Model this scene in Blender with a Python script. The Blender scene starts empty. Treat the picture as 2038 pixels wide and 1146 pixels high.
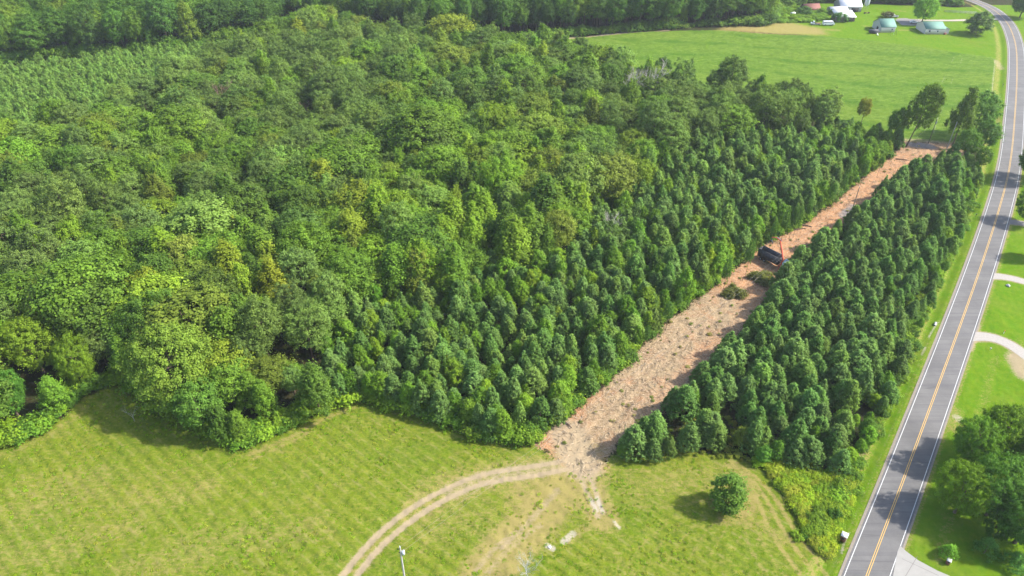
import bpy, bmesh, math, random
import numpy as np
from mathutils import Vector, Matrix
R_ = math.radians
SC = bpy.context.scene
COL = SC.collection
rng = np.random.default_rng(7)
random.seed(7)

# ------------------------------------------------------------------ camera, sky, sun, exposure
H = 117.0; PITCH = R_(35.6); F = 1413.0; CX, CY = 1019.0, 573.0
cd = bpy.data.cameras.new('camera'); cam = bpy.data.objects.new('camera', cd); COL.objects.link(cam)
cd.sensor_width = 36.0; cd.lens = F / 2038 * 36.0; cd.clip_start = 0.5; cd.clip_end = 9000
cam.location = (0, 0, H); cam.rotation_euler = (math.pi / 2 - PITCH, 0, 0)
SC.camera = cam
SUN_EL = R_(43); SUN_AZ = R_(89)            # azimuth measured clockwise from +Y: sun square to the right
sd_ = Vector((math.sin(SUN_AZ) * math.cos(SUN_EL), math.cos(SUN_AZ) * math.cos(SUN_EL), math.sin(SUN_EL)))
sl = bpy.data.lights.new('sun', 'SUN'); sl.energy = 3.9; sl.angle = R_(1.2); sl.color = (1.0, 0.95, 0.86)
so = bpy.data.objects.new('sun', sl); COL.objects.link(so); so.rotation_euler = sd_.to_track_quat('Z', 'Y').to_euler()
so.location = (200, 100, 300)
wd = bpy.data.worlds.new('World'); SC.world = wd; wd.use_nodes = True
nt = wd.node_tree; nt.nodes.clear()
o_ = nt.nodes.new('ShaderNodeOutputWorld'); b_ = nt.nodes.new('ShaderNodeBackground'); s_ = nt.nodes.new('ShaderNodeTexSky')
s_.sky_type = 'NISHITA'; s_.sun_disc = False; s_.sun_elevation = SUN_EL; s_.sun_rotation = SUN_AZ
s_.air_density = 1.0; s_.dust_density = 2.0; s_.ozone_density = 1.0
b_.inputs[1].default_value = 0.15
nt.links.new(s_.outputs[0], b_.inputs[0]); nt.links.new(b_.outputs[0], o_.inputs[0])
SC.view_settings.view_transform = 'Standard'; SC.view_settings.look = 'None'
SC.view_settings.exposure = 1.48; SC.view_settings.gamma = 1.0
SC.render.engine = 'CYCLES'
SC.cycles.max_bounces = 6; SC.cycles.diffuse_bounces = 4; SC.cycles.transmission_bounces = 3

# ------------------------------------------------------------------ helpers
def W(px, py, z=0.0):
    """the place where the sight line through a point of the photograph meets height z"""
    a, b = px - CX, -(py - CY)
    d = np.array([a, F * math.cos(PITCH) + b * math.sin(PITCH), -F * math.sin(PITCH) + b * math.cos(PITCH)])
    t = (z - H) / d[2]
    return np.array([d[0] * t, d[1] * t])
def WP(pts, z=0.0): return np.array([W(p[0], p[1], z) for p in pts])
def proj(x, y, z):
    dy, dz = y, z - H
    dep = dy * math.cos(PITCH) - dz * math.sin(PITCH)
    v = dy * math.sin(PITCH) + dz * math.cos(PITCH)
    return CX + F * x / dep, CY - F * v / dep, dep
_tab = np.random.default_rng(3).random((256, 256))
def vn(x, y, s, seed=0):
    x = x / s + seed * 17.3 + 1000; y = y / s + seed * 31.7 + 1000
    i = np.floor(x).astype(int); j = np.floor(y).astype(int); u = x - i; v = y - j
    u = u * u * (3 - 2 * u); v = v * v * (3 - 2 * v)
    g = lambda a, b: _tab[a % 256, b % 256]
    return (g(i, j) * (1 - u) + g(i + 1, j) * u) * (1 - v) + (g(i, j + 1) * (1 - u) + g(i + 1, j + 1) * u) * v
def inside(P, poly):
    x, y = P[:, 0], P[:, 1]; r = np.zeros(len(P), bool)
    for k in range(len(poly)):
        x1, y1 = poly[k - 1]; x2, y2 = poly[k]
        if y1 == y2: continue
        c = ((y1 > y) != (y2 > y)) & (x < (x2 - x1) * (y - y1) / (y2 - y1) + x1)
        r ^= c
    return r
def dist_line(P, pl, closed=False):
    best = np.full(len(P), 1e9); n = len(pl)
    for k in range(0 if closed else 1, n):
        a = pl[k - 1]; b = pl[k]; ab = b - a; L = (ab ** 2).sum() + 1e-9
        t = np.clip(((P - a) @ ab) / L, 0, 1)
        d = ((P - a - t[:, None] * ab) ** 2).sum(1)
        best = np.minimum(best, d)
    return np.sqrt(best)
def sdp(P, poly, margin=12):
    """signed distance, positive inside; only worked out near the polygon"""
    out = np.full(len(P), -margin * 1.0)
    lo = poly.min(0) - margin; hi = poly.max(0) + margin
    m = (P[:, 0] > lo[0]) & (P[:, 0] < hi[0]) & (P[:, 1] > lo[1]) & (P[:, 1] < hi[1])
    Q = P[m]; d = dist_line(Q, poly, True); s = inside(Q, poly)
    out[m] = np.where(s, d, -d); return out
def ldist(P, pl, margin=12):
    out = np.full(len(P), 99.0); lo = pl.min(0) - margin; hi = pl.max(0) + margin
    m = (P[:, 0] > lo[0]) & (P[:, 0] < hi[0]) & (P[:, 1] > lo[1]) & (P[:, 1] < hi[1])
    out[m] = dist_line(P[m], pl); return out
def spline(pts, step=2.0):
    pts = np.array(pts, float); out = []
    P = np.vstack([2 * pts[0] - pts[1], pts, 2 * pts[-1] - pts[-2]])
    for k in range(1, len(P) - 2):
        p0, p1, p2, p3 = P[k - 1:k + 3]; n = max(2, int(np.linalg.norm(p2 - p1) / step))
        for t in np.arange(n) / n:
            out.append(.5 * ((2 * p1) + (-p0 + p2) * t + (2 * p0 - 5 * p1 + 4 * p2 - p3) * t * t + (-p0 + 3 * p1 - 3 * p2 + p3) * t ** 3))
    out.append(pts[-1]); return np.array(out)
def smooth_line(pl, it=20):
    pl = pl.copy()
    for _ in range(it): pl[1:-1] = .5 * pl[1:-1] + .25 * (pl[:-2] + pl[2:])
    return pl

def tag(o, label=None, cat=None, group=None, kind=None):
    if label: o['label'] = label
    if cat: o['category'] = cat
    if group: o['group'] = group
    if kind: o['kind'] = kind
    return o
def npmesh(name, V, faces, mats, attrs=None, mi=None, smooth=False):
    """mesh from arrays; faces is an (n,4) or (n,3) array or a list of such arrays"""
    me = bpy.data.meshes.new(name)
    if not (isinstance(faces, list) and isinstance(faces[0], np.ndarray)): faces = [np.asarray(faces)]
    faces = [np.asarray(f, np.int32) for f in faces if len(f)]
    V = np.asarray(V, np.float32)
    nl = sum(f.size for f in faces); nf = sum(len(f) for f in faces)
    me.vertices.add(len(V)); me.vertices.foreach_set('co', V.ravel())
    me.loops.add(nl); me.loops.foreach_set('vertex_index', np.concatenate([f.ravel() for f in faces]))
    tot = np.concatenate([np.full(len(f), f.shape[1], np.int32) for f in faces])
    st = np.concatenate([[0], np.cumsum(tot)[:-1]]).astype(np.int32)
    me.polygons.add(nf); me.polygons.foreach_set('loop_start', st)
    try: me.polygons.foreach_set('loop_total', tot)
    except Exception: pass
    if mi is not None: me.polygons.foreach_set('material_index', np.asarray(mi, np.int32))
    if smooth: me.polygons.foreach_set('use_smooth', np.ones(nf, bool))
    for m in (mats if isinstance(mats, (list, tuple)) else [mats]): me.materials.append(m)
    me.update(calc_edges=True)
    for k, (dom, arr) in (attrs or {}).items():
        a = me.attributes.new(k, 'FLOAT', dom); a.data.foreach_set('value', np.asarray(arr, np.float32))
    return me
def obj(name, me, parent=None, loc=None, rz=None):
    o = bpy.data.objects.new(name, me); COL.objects.link(o)
    if parent: o.parent = parent
    if loc is not None: o.location = loc
    if rz is not None: o.rotation_euler = (0, 0, rz)
    return o
def empty(name, loc, rz=0.0):
    o = bpy.data.objects.new(name, None); COL.objects.link(o); o.empty_display_size = .3
    o.location = loc; o.rotation_euler = (0, 0, rz); return o

class MB:
    """collects boxes, tubes and prisms into ONE mesh"""
    def __init__(s): s.V = []; s.F4 = []; s.F3 = []; s.n = 0
    def add(s, V, F):
        V = np.asarray(V, float); F = np.asarray(F, int)
        (s.F4 if F.shape[1] == 4 else s.F3).append(F + s.n); s.V.append(V); s.n += len(V); return s
    def box(s, c, d, rz=0, bevel=0.0, taper=1.0, M=None):
        x, y, z = np.array(d) / 2.0
        V = []
        for zz, k in ((-z, 1.0), (z, taper)):
            V += [(-x * k, -y * k, zz), (x * k, -y * k, zz), (x * k, y * k, zz), (-x * k, y * k, zz)]
        V = np.array(V)
        if rz: cc, ss = math.cos(rz), math.sin(rz); V = V @ np.array([[cc, ss, 0], [-ss, cc, 0], [0, 0, 1]])
        if M is not None: V = V @ np.array(M).T
        V = V + np.array(c)
        return s.add(V, [(3, 2, 1, 0), (4, 5, 6, 7), (0, 1, 5, 4), (1, 2, 6, 5), (2, 3, 7, 6), (3, 0, 4, 7)])
    def tube(s, pts, rad, n=8, cap=True):
        pts = np.array(pts, float); rad = np.full(len(pts), rad) if np.isscalar(rad) else np.array(rad)
        rings = []
        for k in range(len(pts)):
            t = pts[min(k + 1, len(pts) - 1)] - pts[max(k - 1, 0)]; t = t / (np.linalg.norm(t) + 1e-9)
            u = np.cross(t, (0, 0, 1.0)) if abs(t[2]) < .95 else np.cross(t, (1.0, 0, 0)); u /= np.linalg.norm(u); v = np.cross(t, u)
            a = np.arange(n) * 2 * math.pi / n
            rings.append(pts[k] + rad[k] * (np.cos(a)[:, None] * u + np.sin(a)[:, None] * v))
        V = np.vstack(rings); Fq = []
        for k in range(len(pts) - 1):
            for j in range(n): Fq.append((k * n + j, k * n + (j + 1) % n, (k + 1) * n + (j + 1) % n, (k + 1) * n + j))
        s.add(V, Fq)
        if cap:
            for k, o in ((0, -1), (len(pts) - 1, 1)):
                V2 = np.vstack([rings[k], pts[k]]); s.add(V2, [((j + (o < 0)) % n, (j + (o > 0)) % n, n) for j in range(n)])
        return s
    def prism(s, prof, y0, y1):
        """profile in x,z extruded from y0 to y1"""
        n = len(prof); V = [(x, y0, z) for x, z in prof] + [(x, y1, z) for x, z in prof]
        s.add(V, [(k, (k + 1) % n, (k + 1) % n + n, k + n) for k in range(n)])
        cx = sum(p[0] for p in prof) / n; cz = sum(p[1] for p in prof) / n
        for off, yy, fl in ((0, y0, 1), (n, y1, 0)):
            V2 = [(x, yy, z) for x, z in prof] + [(cx, yy, cz)]
            s.add(V2, [((k + fl) % n, (k + 1 - fl) % n, n) for k in range(n)])
        return s
    def mesh(s, name, mat, smooth=False):
        return npmesh(name, np.vstack(s.V), [np.vstack(f) for f in (s.F4, s.F3) if f], mat, smooth=smooth)
    def build(s, name, mat, parent=None, smooth=False, loc=None, rz=None, bevel=0):
        o = obj(name, s.mesh(name, mat, smooth), parent, loc, rz)
        if bevel: m = o.modifiers.new('bevel', 'BEVEL'); m.width = bevel; m.segments = 2; m.limit_method = 'ANGLE'
        return o

# ------------------------------------------------------------------ materials
class NT:
    def __init__(s, name):
        s.m = bpy.data.materials.new(name); s.m.use_nodes = True; s.t = s.m.node_tree; s.t.nodes.clear()
        s.out = s.t.nodes.new('ShaderNodeOutputMaterial')
    def n(s, typ, ins=None, **kw):
        nd = s.t.nodes.new('ShaderNode' + typ)
        for k, v in kw.items(): setattr(nd, k, v)
        for k, v in (ins or {}).items():
            sk = nd.inputs[k]
            if isinstance(v, bpy.types.NodeSocket): s.t.links.new(v, sk)
            else: sk.default_value = v
        return nd
    def noise(s, scale, detail=4, vec=None, rough=.55, dist=0):
        nd = s.n('TexNoise', {'Scale': scale, 'Detail': detail, 'Roughness': rough, 'Distortion': dist})
        if vec is not None: s.t.links.new(vec, nd.inputs['Vector'])
        return nd.outputs['Fac']
    def math(s, op, a, b=0.0, c=0.0, clamp=False): return s.n('Math', {0: a, 1: b, 2: c}, operation=op, use_clamp=clamp).outputs[0]
    def mr(s, v, a, b, c=0.0, d=1.0, smooth=False):
        return s.n('MapRange', {'Value': v, 'From Min': a, 'From Max': b, 'To Min': c, 'To Max': d}, interpolation_type='SMOOTHSTEP' if smooth else 'LINEAR').outputs[0]
    def mix(s, f, a, b, blend='MIX'):
        nd = s.t.nodes.new('ShaderNodeMix'); nd.data_type = 'RGBA'; nd.blend_type = blend; nd.clamp_factor = True
        for k, v in ((0, f), (6, a), (7, b)):
            if isinstance(v, bpy.types.NodeSocket): s.t.links.new(v, nd.inputs[k])
            elif k == 0: nd.inputs[0].default_value = v
            else: nd.inputs[k].default_value = (*v, 1) if len(v) == 3 else v
        return nd.outputs[2]
    def attr(s, name, typ='GEOMETRY', out='Fac'): return s.n('Attribute', attribute_name=name, attribute_type=typ).outputs[out]
    def finish(s, col, rough=.8, spec=.25, bump=None, bstr=.5, bdist=.05, metal=0.0):
        p = s.n('BsdfPrincipled', {'Roughness': rough, 'Specular IOR Level': spec, 'Metallic': metal})
        if isinstance(col, bpy.types.NodeSocket): s.t.links.new(col, p.inputs['Base Color'])
        else: p.inputs['Base Color'].default_value = (*col, 1)
        if bump is not None:
            b = s.n('Bump', {'Height': bump, 'Strength': bstr, 'Distance': bdist}); s.t.links.new(b.outputs[0], p.inputs['Normal'])
        s.t.links.new(p.outputs[0], s.out.inputs[0]); return s.m
def simple(name, c, var=.15, scale=3.0, rough=.75, spec=.3, metal=0.0, bump=.2):
    t = NT(name); co = t.n('TexCoord').outputs['Object']; f = t.noise(scale, 5, co)
    c = np.array(c); return t.finish(t.mix(f, tuple(c * (1 - var * 1.6)), tuple(np.minimum(c * (1 + var), 1))), rough, spec, f, bump, .03, metal)
def leaf_mat(name, transl=.3, rough=.55, spec=.25, gain=(1, 1, 1)):
    t = NT(name)
    tint = t.n('VectorMath', {0: t.attr('tint', 'INSTANCER', 'Color'), 1: gain}, operation='MULTIPLY').outputs[0]
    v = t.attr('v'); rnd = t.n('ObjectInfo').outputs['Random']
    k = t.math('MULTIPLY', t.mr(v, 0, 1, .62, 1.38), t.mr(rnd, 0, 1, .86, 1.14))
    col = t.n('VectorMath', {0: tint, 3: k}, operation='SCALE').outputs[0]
    warm = t.mr(t.attr('w'), 0, 1, 0, 1)
    col = t.mix(t.math('MULTIPLY', warm, .28), col, t.n('VectorMath', {0: col, 1: (1.5, 1.28, .62)}, operation='MULTIPLY').outputs[0])
    p = t.n('BsdfPrincipled', {'Base Color': col, 'Roughness': rough, 'Specular IOR Level': spec})
    tc = t.n('VectorMath', {0: col, 1: (1.25, 1.35, .55)}, operation='MULTIPLY').outputs[0]
    tr = t.n('BsdfTranslucent', {'Color': tc})
    mx = t.n('MixShader', {0: transl, 1: p.outputs[0], 2: tr.outputs[0]})
    t.t.links.new(mx.outputs[0], t.out.inputs[0]); return t.m
M = {}
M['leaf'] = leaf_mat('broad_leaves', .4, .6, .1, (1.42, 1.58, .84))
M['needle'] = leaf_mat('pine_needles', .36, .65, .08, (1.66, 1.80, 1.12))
M['bark'] = simple('bark', (.13, .10, .075), .35, 4, .9, .1, bump=.6)
M['bark_pine'] = simple('pine_bark', (.10, .07, .055), .35, 4, .9, .1, bump=.6)
M['bark_pale'] = simple('dead_wood', (.46, .42, .38), .25, 2, .85, .1)
M['bark_red'] = simple('dead_wood_reddish', (.22, .14, .11), .25, 2, .85, .1)

# ------------------------------------------------------------------ tree meshes (leaf-sized faces in clumps)
def unit(v): return v / (np.linalg.norm(v, axis=1, keepdims=True) + 1e-9)
def blades(C, N, A, ln, wd):
    """diamond leaves: centre C, normal N, long axis A"""
    A = unit(A - (A * N).sum(1, keepdims=True) * N); B = np.cross(N, A)
    ln = np.asarray(ln).reshape(-1, 1); wd = np.asarray(wd).reshape(-1, 1)
    bow = N * ln * .12
    V = np.stack([C - A * ln / 2 - bow, C + B * wd / 2, C + A * ln / 2 - bow, C - B * wd / 2], 1).reshape(-1, 3)
    n = len(C); Fq = np.arange(n * 4).reshape(n, 4); return V, Fq
def sph(r, n, zmin=-1.0):
    z = r.uniform(zmin, 1, n); a = r.uniform(0, 2 * math.pi, n); q = np.sqrt(1 - z * z)
    return np.stack([q * np.cos(a), q * np.sin(a), z], 1)
def crown_mesh(name, seed, kind):
    r = np.random.default_rng(seed)
    if kind == 'broad':      # rounded, lumpy crown, nominal radius 4.5, height 13
        Rr, zc, hc, nc, per, rc0, ls = 4.3, 8.2, 5.0, 210, 110, (.5, 1.2), (.22, .44)
        zmin = -.75
    elif kind == 'column':   # tall pointed crown made of upright plumes
        Rr, zc, hc, nc, per, rc0, ls = 3.0, 7.6, 5.6, 180, 90, (.35, .85), (.2, .42); zmin = -.8
    elif kind == 'oak':      # wide spreading crown near the camera
        Rr, zc, hc, nc, per, rc0, ls = 6.5, 8.0, 6.0, 420, 130, (.5, 1.2), (.2, .4); zmin = -.85
    elif kind == 'sapling':  # young broadleaf, egg-shaped down to the ground
        Rr, zc, hc, nc, per, rc0, ls = 2.0, 4.0, 3.6, 130, 85, (.28, .65), (.17, .34); zmin = -.95
    elif kind == 'bush':
        Rr, zc, hc, nc, per, rc0, ls = 1.6, .8, 1.1, 34, 70, (.35, .7), (.2, .36); zmin = -.3
    elif kind == 'pine':     # mature pine: rounded top of layered puffs
        Rr, zc, hc, nc, per, rc0, ls = 3.7, 10.2, 4.8, 190, 100, (.4, 1.0), (.28, .48); zmin = -.75
    elif kind == 'youngpine':
        Rr, zc, hc, nc, per, rc0, ls = 2.25, 4.2, 4.1, 270, 56, (.15, .38), (.24, .44); zmin = -.9
    elif kind == 'seedpine':
        Rr, zc, hc, nc, per, rc0, ls = 1.35, 2.3, 2.4, 60, 34, (.18, .4), (.3, .46); zmin = -.9
    elif kind == 'cedar':    # narrow conical ornamental conifer
        Rr, zc, hc, nc, per, rc0, ls = 1.5, 1.9, 1.9, 90, 70, (.22, .4), (.14, .24); zmin = -.95
    lob = sph(r, 9); amp = r.uniform(-.22, .3, 9)
    D = sph(r, nc, zmin)
    mod = 1 + sum(amp[k] * np.clip((D @ lob[k]) * 2.2 - 1.2, 0, 1) for k in range(9))
    rho = r.uniform(.45, 1, nc) ** .45
    P = D * rho[:, None] * mod[:, None]
    t = (P[:, 2] + 1) / 2
    if kind in ('youngpine', 'seedpine', 'column', 'cedar'):
        k = np.clip(1.25 * (1.08 - t) ** (.88 if kind != 'cedar' else 1.0), .08, 1.12); k *= np.clip(t * 5 + .45, .4, 1)
        ang = np.arctan2(P[:, 1], P[:, 0]); q = r.uniform(.35, 1, nc) ** .5 * k
        P[:, 0] = np.cos(ang) * q; P[:, 1] = np.sin(ang) * q
    if kind == 'sapling':
        k = np.clip(1.3 * (1.1 - t) ** .5, .1, 1.05); P[:, :2] *= k[:, None]
    C = np.stack([P[:, 0] * Rr, P[:, 1] * Rr, zc + P[:, 2] * hc], 1)
    if kind == 'pine':       # layers
        C[:, 2] = np.round(C[:, 2] / 1.25) * 1.25 + r.normal(0, .22, nc)
    if kind in ('broad', 'oak', 'column'): C[:, :2] += r.normal(0, .25, (nc, 2))
    rc = r.uniform(rc0[0], rc0[1], nc) * np.where(t > .85, .8, 1)
    idx = np.repeat(np.arange(nc), per); n = len(idx)
    L = unit(r.normal(0, 1, (n, 3)) + np.array([0, 0, .45]))
    out = unit(P + 1e-6)[idx]
    needle = kind in ('pine', 'youngpine', 'seedpine', 'cedar')
    sq = np.array([1, 1, .8 if kind in ('broad', 'oak', 'pine') else 1.6 if kind in ('youngpine', 'seedpine', 'column') else 1.0])
    st = unit(r.normal(0, 1, (nc, 3)) + np.array([0, 0, .6]))[idx]; ex = r.uniform(0, 1.0, nc)[idx][:, None]     # each clump drawn out along its own axis
    pos = L * (np.abs(r.normal(0, .62, n)))[:, None]; pos = (pos + st * (pos * st).sum(1, keepdims=True) * ex) * rc[idx][:, None] * sq + C[idx]
    if needle:
        A = unit(L * .7 + out * .45 + np.array([0, 0, .75]) + r.normal(0, .35, (n, 3)))
        N = unit(L + out * .4 + np.array([0, 0, .25]) + r.normal(0, .55, (n, 3)))
    else:
        N = unit(L * .9 + out * .45 + np.array([0, 0, .35]) + r.normal(0, .42, (n, 3)))
        A = r.normal(0, 1, (n, 3)) + np.array([0, 0, -.3])
    A = unit(A - (A * N).sum(1, keepdims=True) * N * .999)
    l = r.uniform(ls[0], ls[1], n); w = l * (r.uniform(.32, .5, n) if needle else r.uniform(.6, .9, n))
    if kind == 'youngpine': w *= 1.0
    V, Fq = blades(pos, N, A, l, w)
    keep = (V.reshape(-1, 4, 3)[:, :, 2].min(1) > .05)
    V = V.reshape(-1, 4, 3)[keep].reshape(-1, 3); n2 = int(keep.sum()); Fq = np.arange(n2 * 4).reshape(n2, 4)
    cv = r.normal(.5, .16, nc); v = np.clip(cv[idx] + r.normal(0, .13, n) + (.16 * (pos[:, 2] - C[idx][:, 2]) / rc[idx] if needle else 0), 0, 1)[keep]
    wv = np.clip(r.normal(.15, .25, nc)[idx] + r.normal(0, .12, n), 0, 1)[keep]
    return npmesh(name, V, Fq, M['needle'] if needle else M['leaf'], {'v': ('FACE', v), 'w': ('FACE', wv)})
def trunk_mesh(name, seed, kind):
    r = random.Random(seed); m = MB()
    spec = {'broad': (11.5, .24, 7, 3.2), 'column': (12, .2, 5, 1.8), 'oak': (11, .42, 11, 4.6), 'sapling': (6.4, .07, 4, 1.1),
            'bush': (1.3, .04, 4, .8), 'pine': (14.2, .2, 7, 2.2), 'youngpine': (7.8, .09, 6, 1.4), 'seedpine': (4.4, .05, 3, .8), 'cedar': (3.4, .06, 3, .6)}[kind]
    hh, r0, nb, bl = spec
    pts = [(0, 0, -.3)]; x = y = 0
    for k in range(1, 7):
        x += r.uniform(-.09, .09) * hh / 12; y += r.uniform(-.09, .09) * hh / 12; pts.append((x, y, hh * k / 6))
    m.tube(pts, [r0 * (1.25 if k == 0 else 1) * (1 - k / 6.6) for k in range(7)], 7)
    for k in range(nb):
        z = hh * (r.uniform(.3, .85) if kind != 'pine' else r.uniform(.5, .92)); a = k * 2.4 + r.uniform(-.4, .4); q = z / hh * 6; i = min(int(q), 5); f = q - i
        p = [pts[i][j] * (1 - f) + pts[i + 1][j] * f for j in range(3)]; L = bl * (1.15 - .6 * z / hh) * r.uniform(.8, 1.2); up = r.uniform(.35, .9) if kind != 'pine' else r.uniform(.1, .35)
        e = [(p[0] + math.cos(a) * L * u, p[1] + math.sin(a) * L * u, p[2] + up * L * u ** 1.2) for u in (0, .35, .7, 1)]
        m.tube(e, [r0 * .42 * (1 - u * .85) for u in (0, .35, .7, 1)], 5)
        if kind in ('oak', 'broad'):
            for s in (-1, 1):
                b = e[2]; m.tube([b, (b[0] + math.cos(a + s * .8) * L * .3, b[1] + math.sin(a + s * .8) * L * .3, b[2] + L * .3)], [r0 * .14, r0 * .04], 4)
    return m.mesh(name, M['bark_pine'] if kind in ('pine', 'youngpine', 'seedpine') else M['bark'], True)
NV = {'broad': 6, 'column': 4, 'oak': 3, 'sapling': 5, 'bush': 4, 'pine': 5, 'youngpine': 10, 'seedpine': 4, 'cedar': 2}
def tuft_mesh(seed):
    r = np.random.default_rng(seed); n = 70; a = r.uniform(0, 6.28, n); q = r.uniform(0, 1, n) ** .5 * .55
    C = np.stack([np.cos(a) * q, np.sin(a) * q, r.uniform(.1, .22, n)], 1); A = unit(r.normal(0, .5, (n, 3)) + np.array([0, 0, .8])); N = unit(r.normal(0, 1, (n, 3)) + np.array([0, 0, .5])); N = unit(N - (N * A).sum(1, keepdims=True) * A)
    V, Fq = blades(C, N, A, r.uniform(.25, .5, n), r.uniform(.06, .12, n)); return npmesh('tuft', V, Fq, M['leaf'], {'v': ('FACE', r.uniform(.2, .9, n)), 'w': ('FACE', r.uniform(0, .8, n))})
CR, TR = {}, {}
for ki, (k, n) in enumerate(NV.items()):
    CR[k] = [crown_mesh('crown', 100 * ki + j, k) for j in range(n)]
    TR[k] = [trunk_mesh('trunk', 100 * ki + j + 50, k) for j in range(n)]

CR['tuft'] = [tuft_mesh(900 + j) for j in range(5)]; TR['tuft'] = [None] * 5
def tree(kind, x, y, h, rscale, tint, label, cat, group, name, rz=None, lean=None, var=None):
    """one tree: an Empty at its foot > trunk, crown"""
    nomh = {'broad': 13.2, 'column': 13.4, 'oak': 14.4, 'sapling': 7.7, 'bush': 2.2, 'pine': 15.4, 'youngpine': 8.5, 'seedpine': 4.8, 'cedar': 3.9}[kind]
    k = int(rng.integers(len(CR[kind]))) if var is None else var
    e = empty(name, (x, y, 0), rng.uniform(0, 6.28) if rz is None else rz)
    if lean: e.rotation_euler = (lean[0], lean[1], e.rotation_euler[2])
    s = h / nomh; e.scale = (s * rscale, s * rscale, s)
    tag(e, label, cat, group)
    obj('trunk', TR[kind][k], e)
    c = obj('crown', CR[kind][k], e); c['tint'] = [float(t) for t in tint]
    return e

# ------------------------------------------------------------------ the lie of the land (ground outlines, metres)
road_px = [(1688, 1250), (1725, 1146), (1781, 1000), (1855, 800), (1901, 675), (1942, 560), (1972, 470), (1993, 400), (2007, 345), (2015, 290), (2019, 240), (2022.5, 190),
           (2024, 140), (2023, 100), (2018, 75), (2008, 50), (1997, 36), (1982, 22), (1966, 12), (1940, 2), (1905, -10), (1850, -22)]
ROAD = spline(smooth_line(spline(WP(road_px), 3.0), 12), 2.5)
CLEAR = WP([(1062, 882), (1090, 862), (1130, 835), (1165, 797), (1200, 765), (1245, 735), (1290, 674), (1330, 641), (1372, 609), (1420, 573), (1450, 546), (1480, 522), (1515, 492),
            (1550, 471), (1590, 453), (1640, 419), (1690, 379), (1740, 336), (1780, 308), (1796, 282), (1880, 285), (1915, 292), (1920, 318), (1865, 325), (1820, 347), (1755, 388),
            (1700, 430), (1648, 470), (1600, 512), (1560, 558), (1512, 615), (1462, 675), (1415, 725), (1372, 775), (1320, 818), (1262, 862), (1215, 905), (1200, 935), (1165, 950), (1120, 925), (1095, 905)])
CROP = WP([(1040, 95), (1100, 82), (1180, 72), (1290, 63), (1430, 60), (1500, 66), (1640, 73), (1700, 77), (1760, 84), (1880, 101), (1975, 115), (1985, 120), (1981, 150), (1975, 190), (1968, 230),
           (1955, 262), (1900, 284), (1800, 281), (1700, 272), (1600, 235), (1400, 200), (1200, 160), (1100, 120)])
FARM = WP([(1500, 62), (1535, 40), (1560, 12), (1600, 8), (1700, 6), (1900, 14), (1960, 14), (1985, 30), (2003, 60), (2010, 110), (2008, 180), (2000, 250), (1985, 300), (1960, 300), (1968, 230), (1975, 190),
           (1981, 150), (1985, 120), (1975, 115), (1880, 101), (1760, 84), (1640, 73)])
DRY = WP([(1425, 61), (1440, 50), (1520, 42), (1570, 44), (1640, 56), (1650, 70), (1600, 70), (1500, 66)])
FIELD = WP([(-500, 1500), (-400, 1050), (-60, 905), (0, 890), (60, 868), (125, 832), (160, 795), (210, 772), (255, 765), (300, 800), (360, 835), (430, 865), (490, 886), (560, 858), (600, 838),
            (650, 812), (690, 799), (760, 804), (830, 825), (880, 842), (940, 862), (1000, 877), (1062, 882), (1095, 905), (1120, 925), (1165, 950), (1215, 905), (1330, 898), (1450, 903),
            (1500, 915), (1560, 940), (1640, 965), (1665, 1010), (1650, 1070), (1625, 1146), (1580, 1250), (1500, 1500)])

# ground sheet: rows widen with distance
NRW, NCL = 640, 940
zz = np.geomspace(52, 640, NRW)
uu = np.linspace(-1, 1, NCL)
hw = (zz * math.cos(PITCH) + 68.1) * .84 + 12
GX = (uu[None, :] * hw[:, None]); GY = np.repeat(zz[:, None], NCL, 1)
P = np.stack([GX.ravel(), GY.ravel()], 1)
# signed side of the road, worked out on the polyline
def road_side(P):
    best = np.full(len(P), 1e9); side = np.zeros(len(P))
    for k in range(1, len(ROAD)):
        a, b = ROAD[k - 1], ROAD[k]; ab = b - a; L = (ab ** 2).sum()
        t = np.clip(((P - a) @ ab) / L, 0, 1); q = P - a - t[:, None] * ab; d = np.sqrt((q ** 2).sum(1))
        s = np.sign(ab[0] * q[:, 1] - ab[1] * q[:, 0]); m = d < best; best[m] = d[m]; side[m] = s[m]
    return best * np.where(side > 0, -1, 1)       # left negative, right positive
RS = np.full(len(P), -99.0)
_m = (P[:, 0] > 15); RS[_m] = road_side(P[_m])
far_top = P[:, 1] > W(1966, 12)[1] + 3
s_clear = sdp(P, CLEAR); s_crop = sdp(P, CROP); s_farm = sdp(P, FARM); s_field = sdp(P, FIELD); s_dry = sdp(P, DRY)
sm = lambda s, w: np.clip(.5 + s / w, 0, 1)
a_clear = sm(s_clear, 5.0); a_crop = sm(s_crop, 2.0); a_field = sm(s_field, 5.0); a_dry = sm(s_dry, 9.0)
right = (RS > 2) & ~far_top
a_lawn = np.maximum(sm(s_farm, 3.0), np.where(right, 1.0, 0))
a_verge = np.where(RS < 0, sm(9.5 - np.abs(RS), 5.0), 0)
a_lawn = np.maximum(a_lawn, a_verge * (~far_top))
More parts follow.
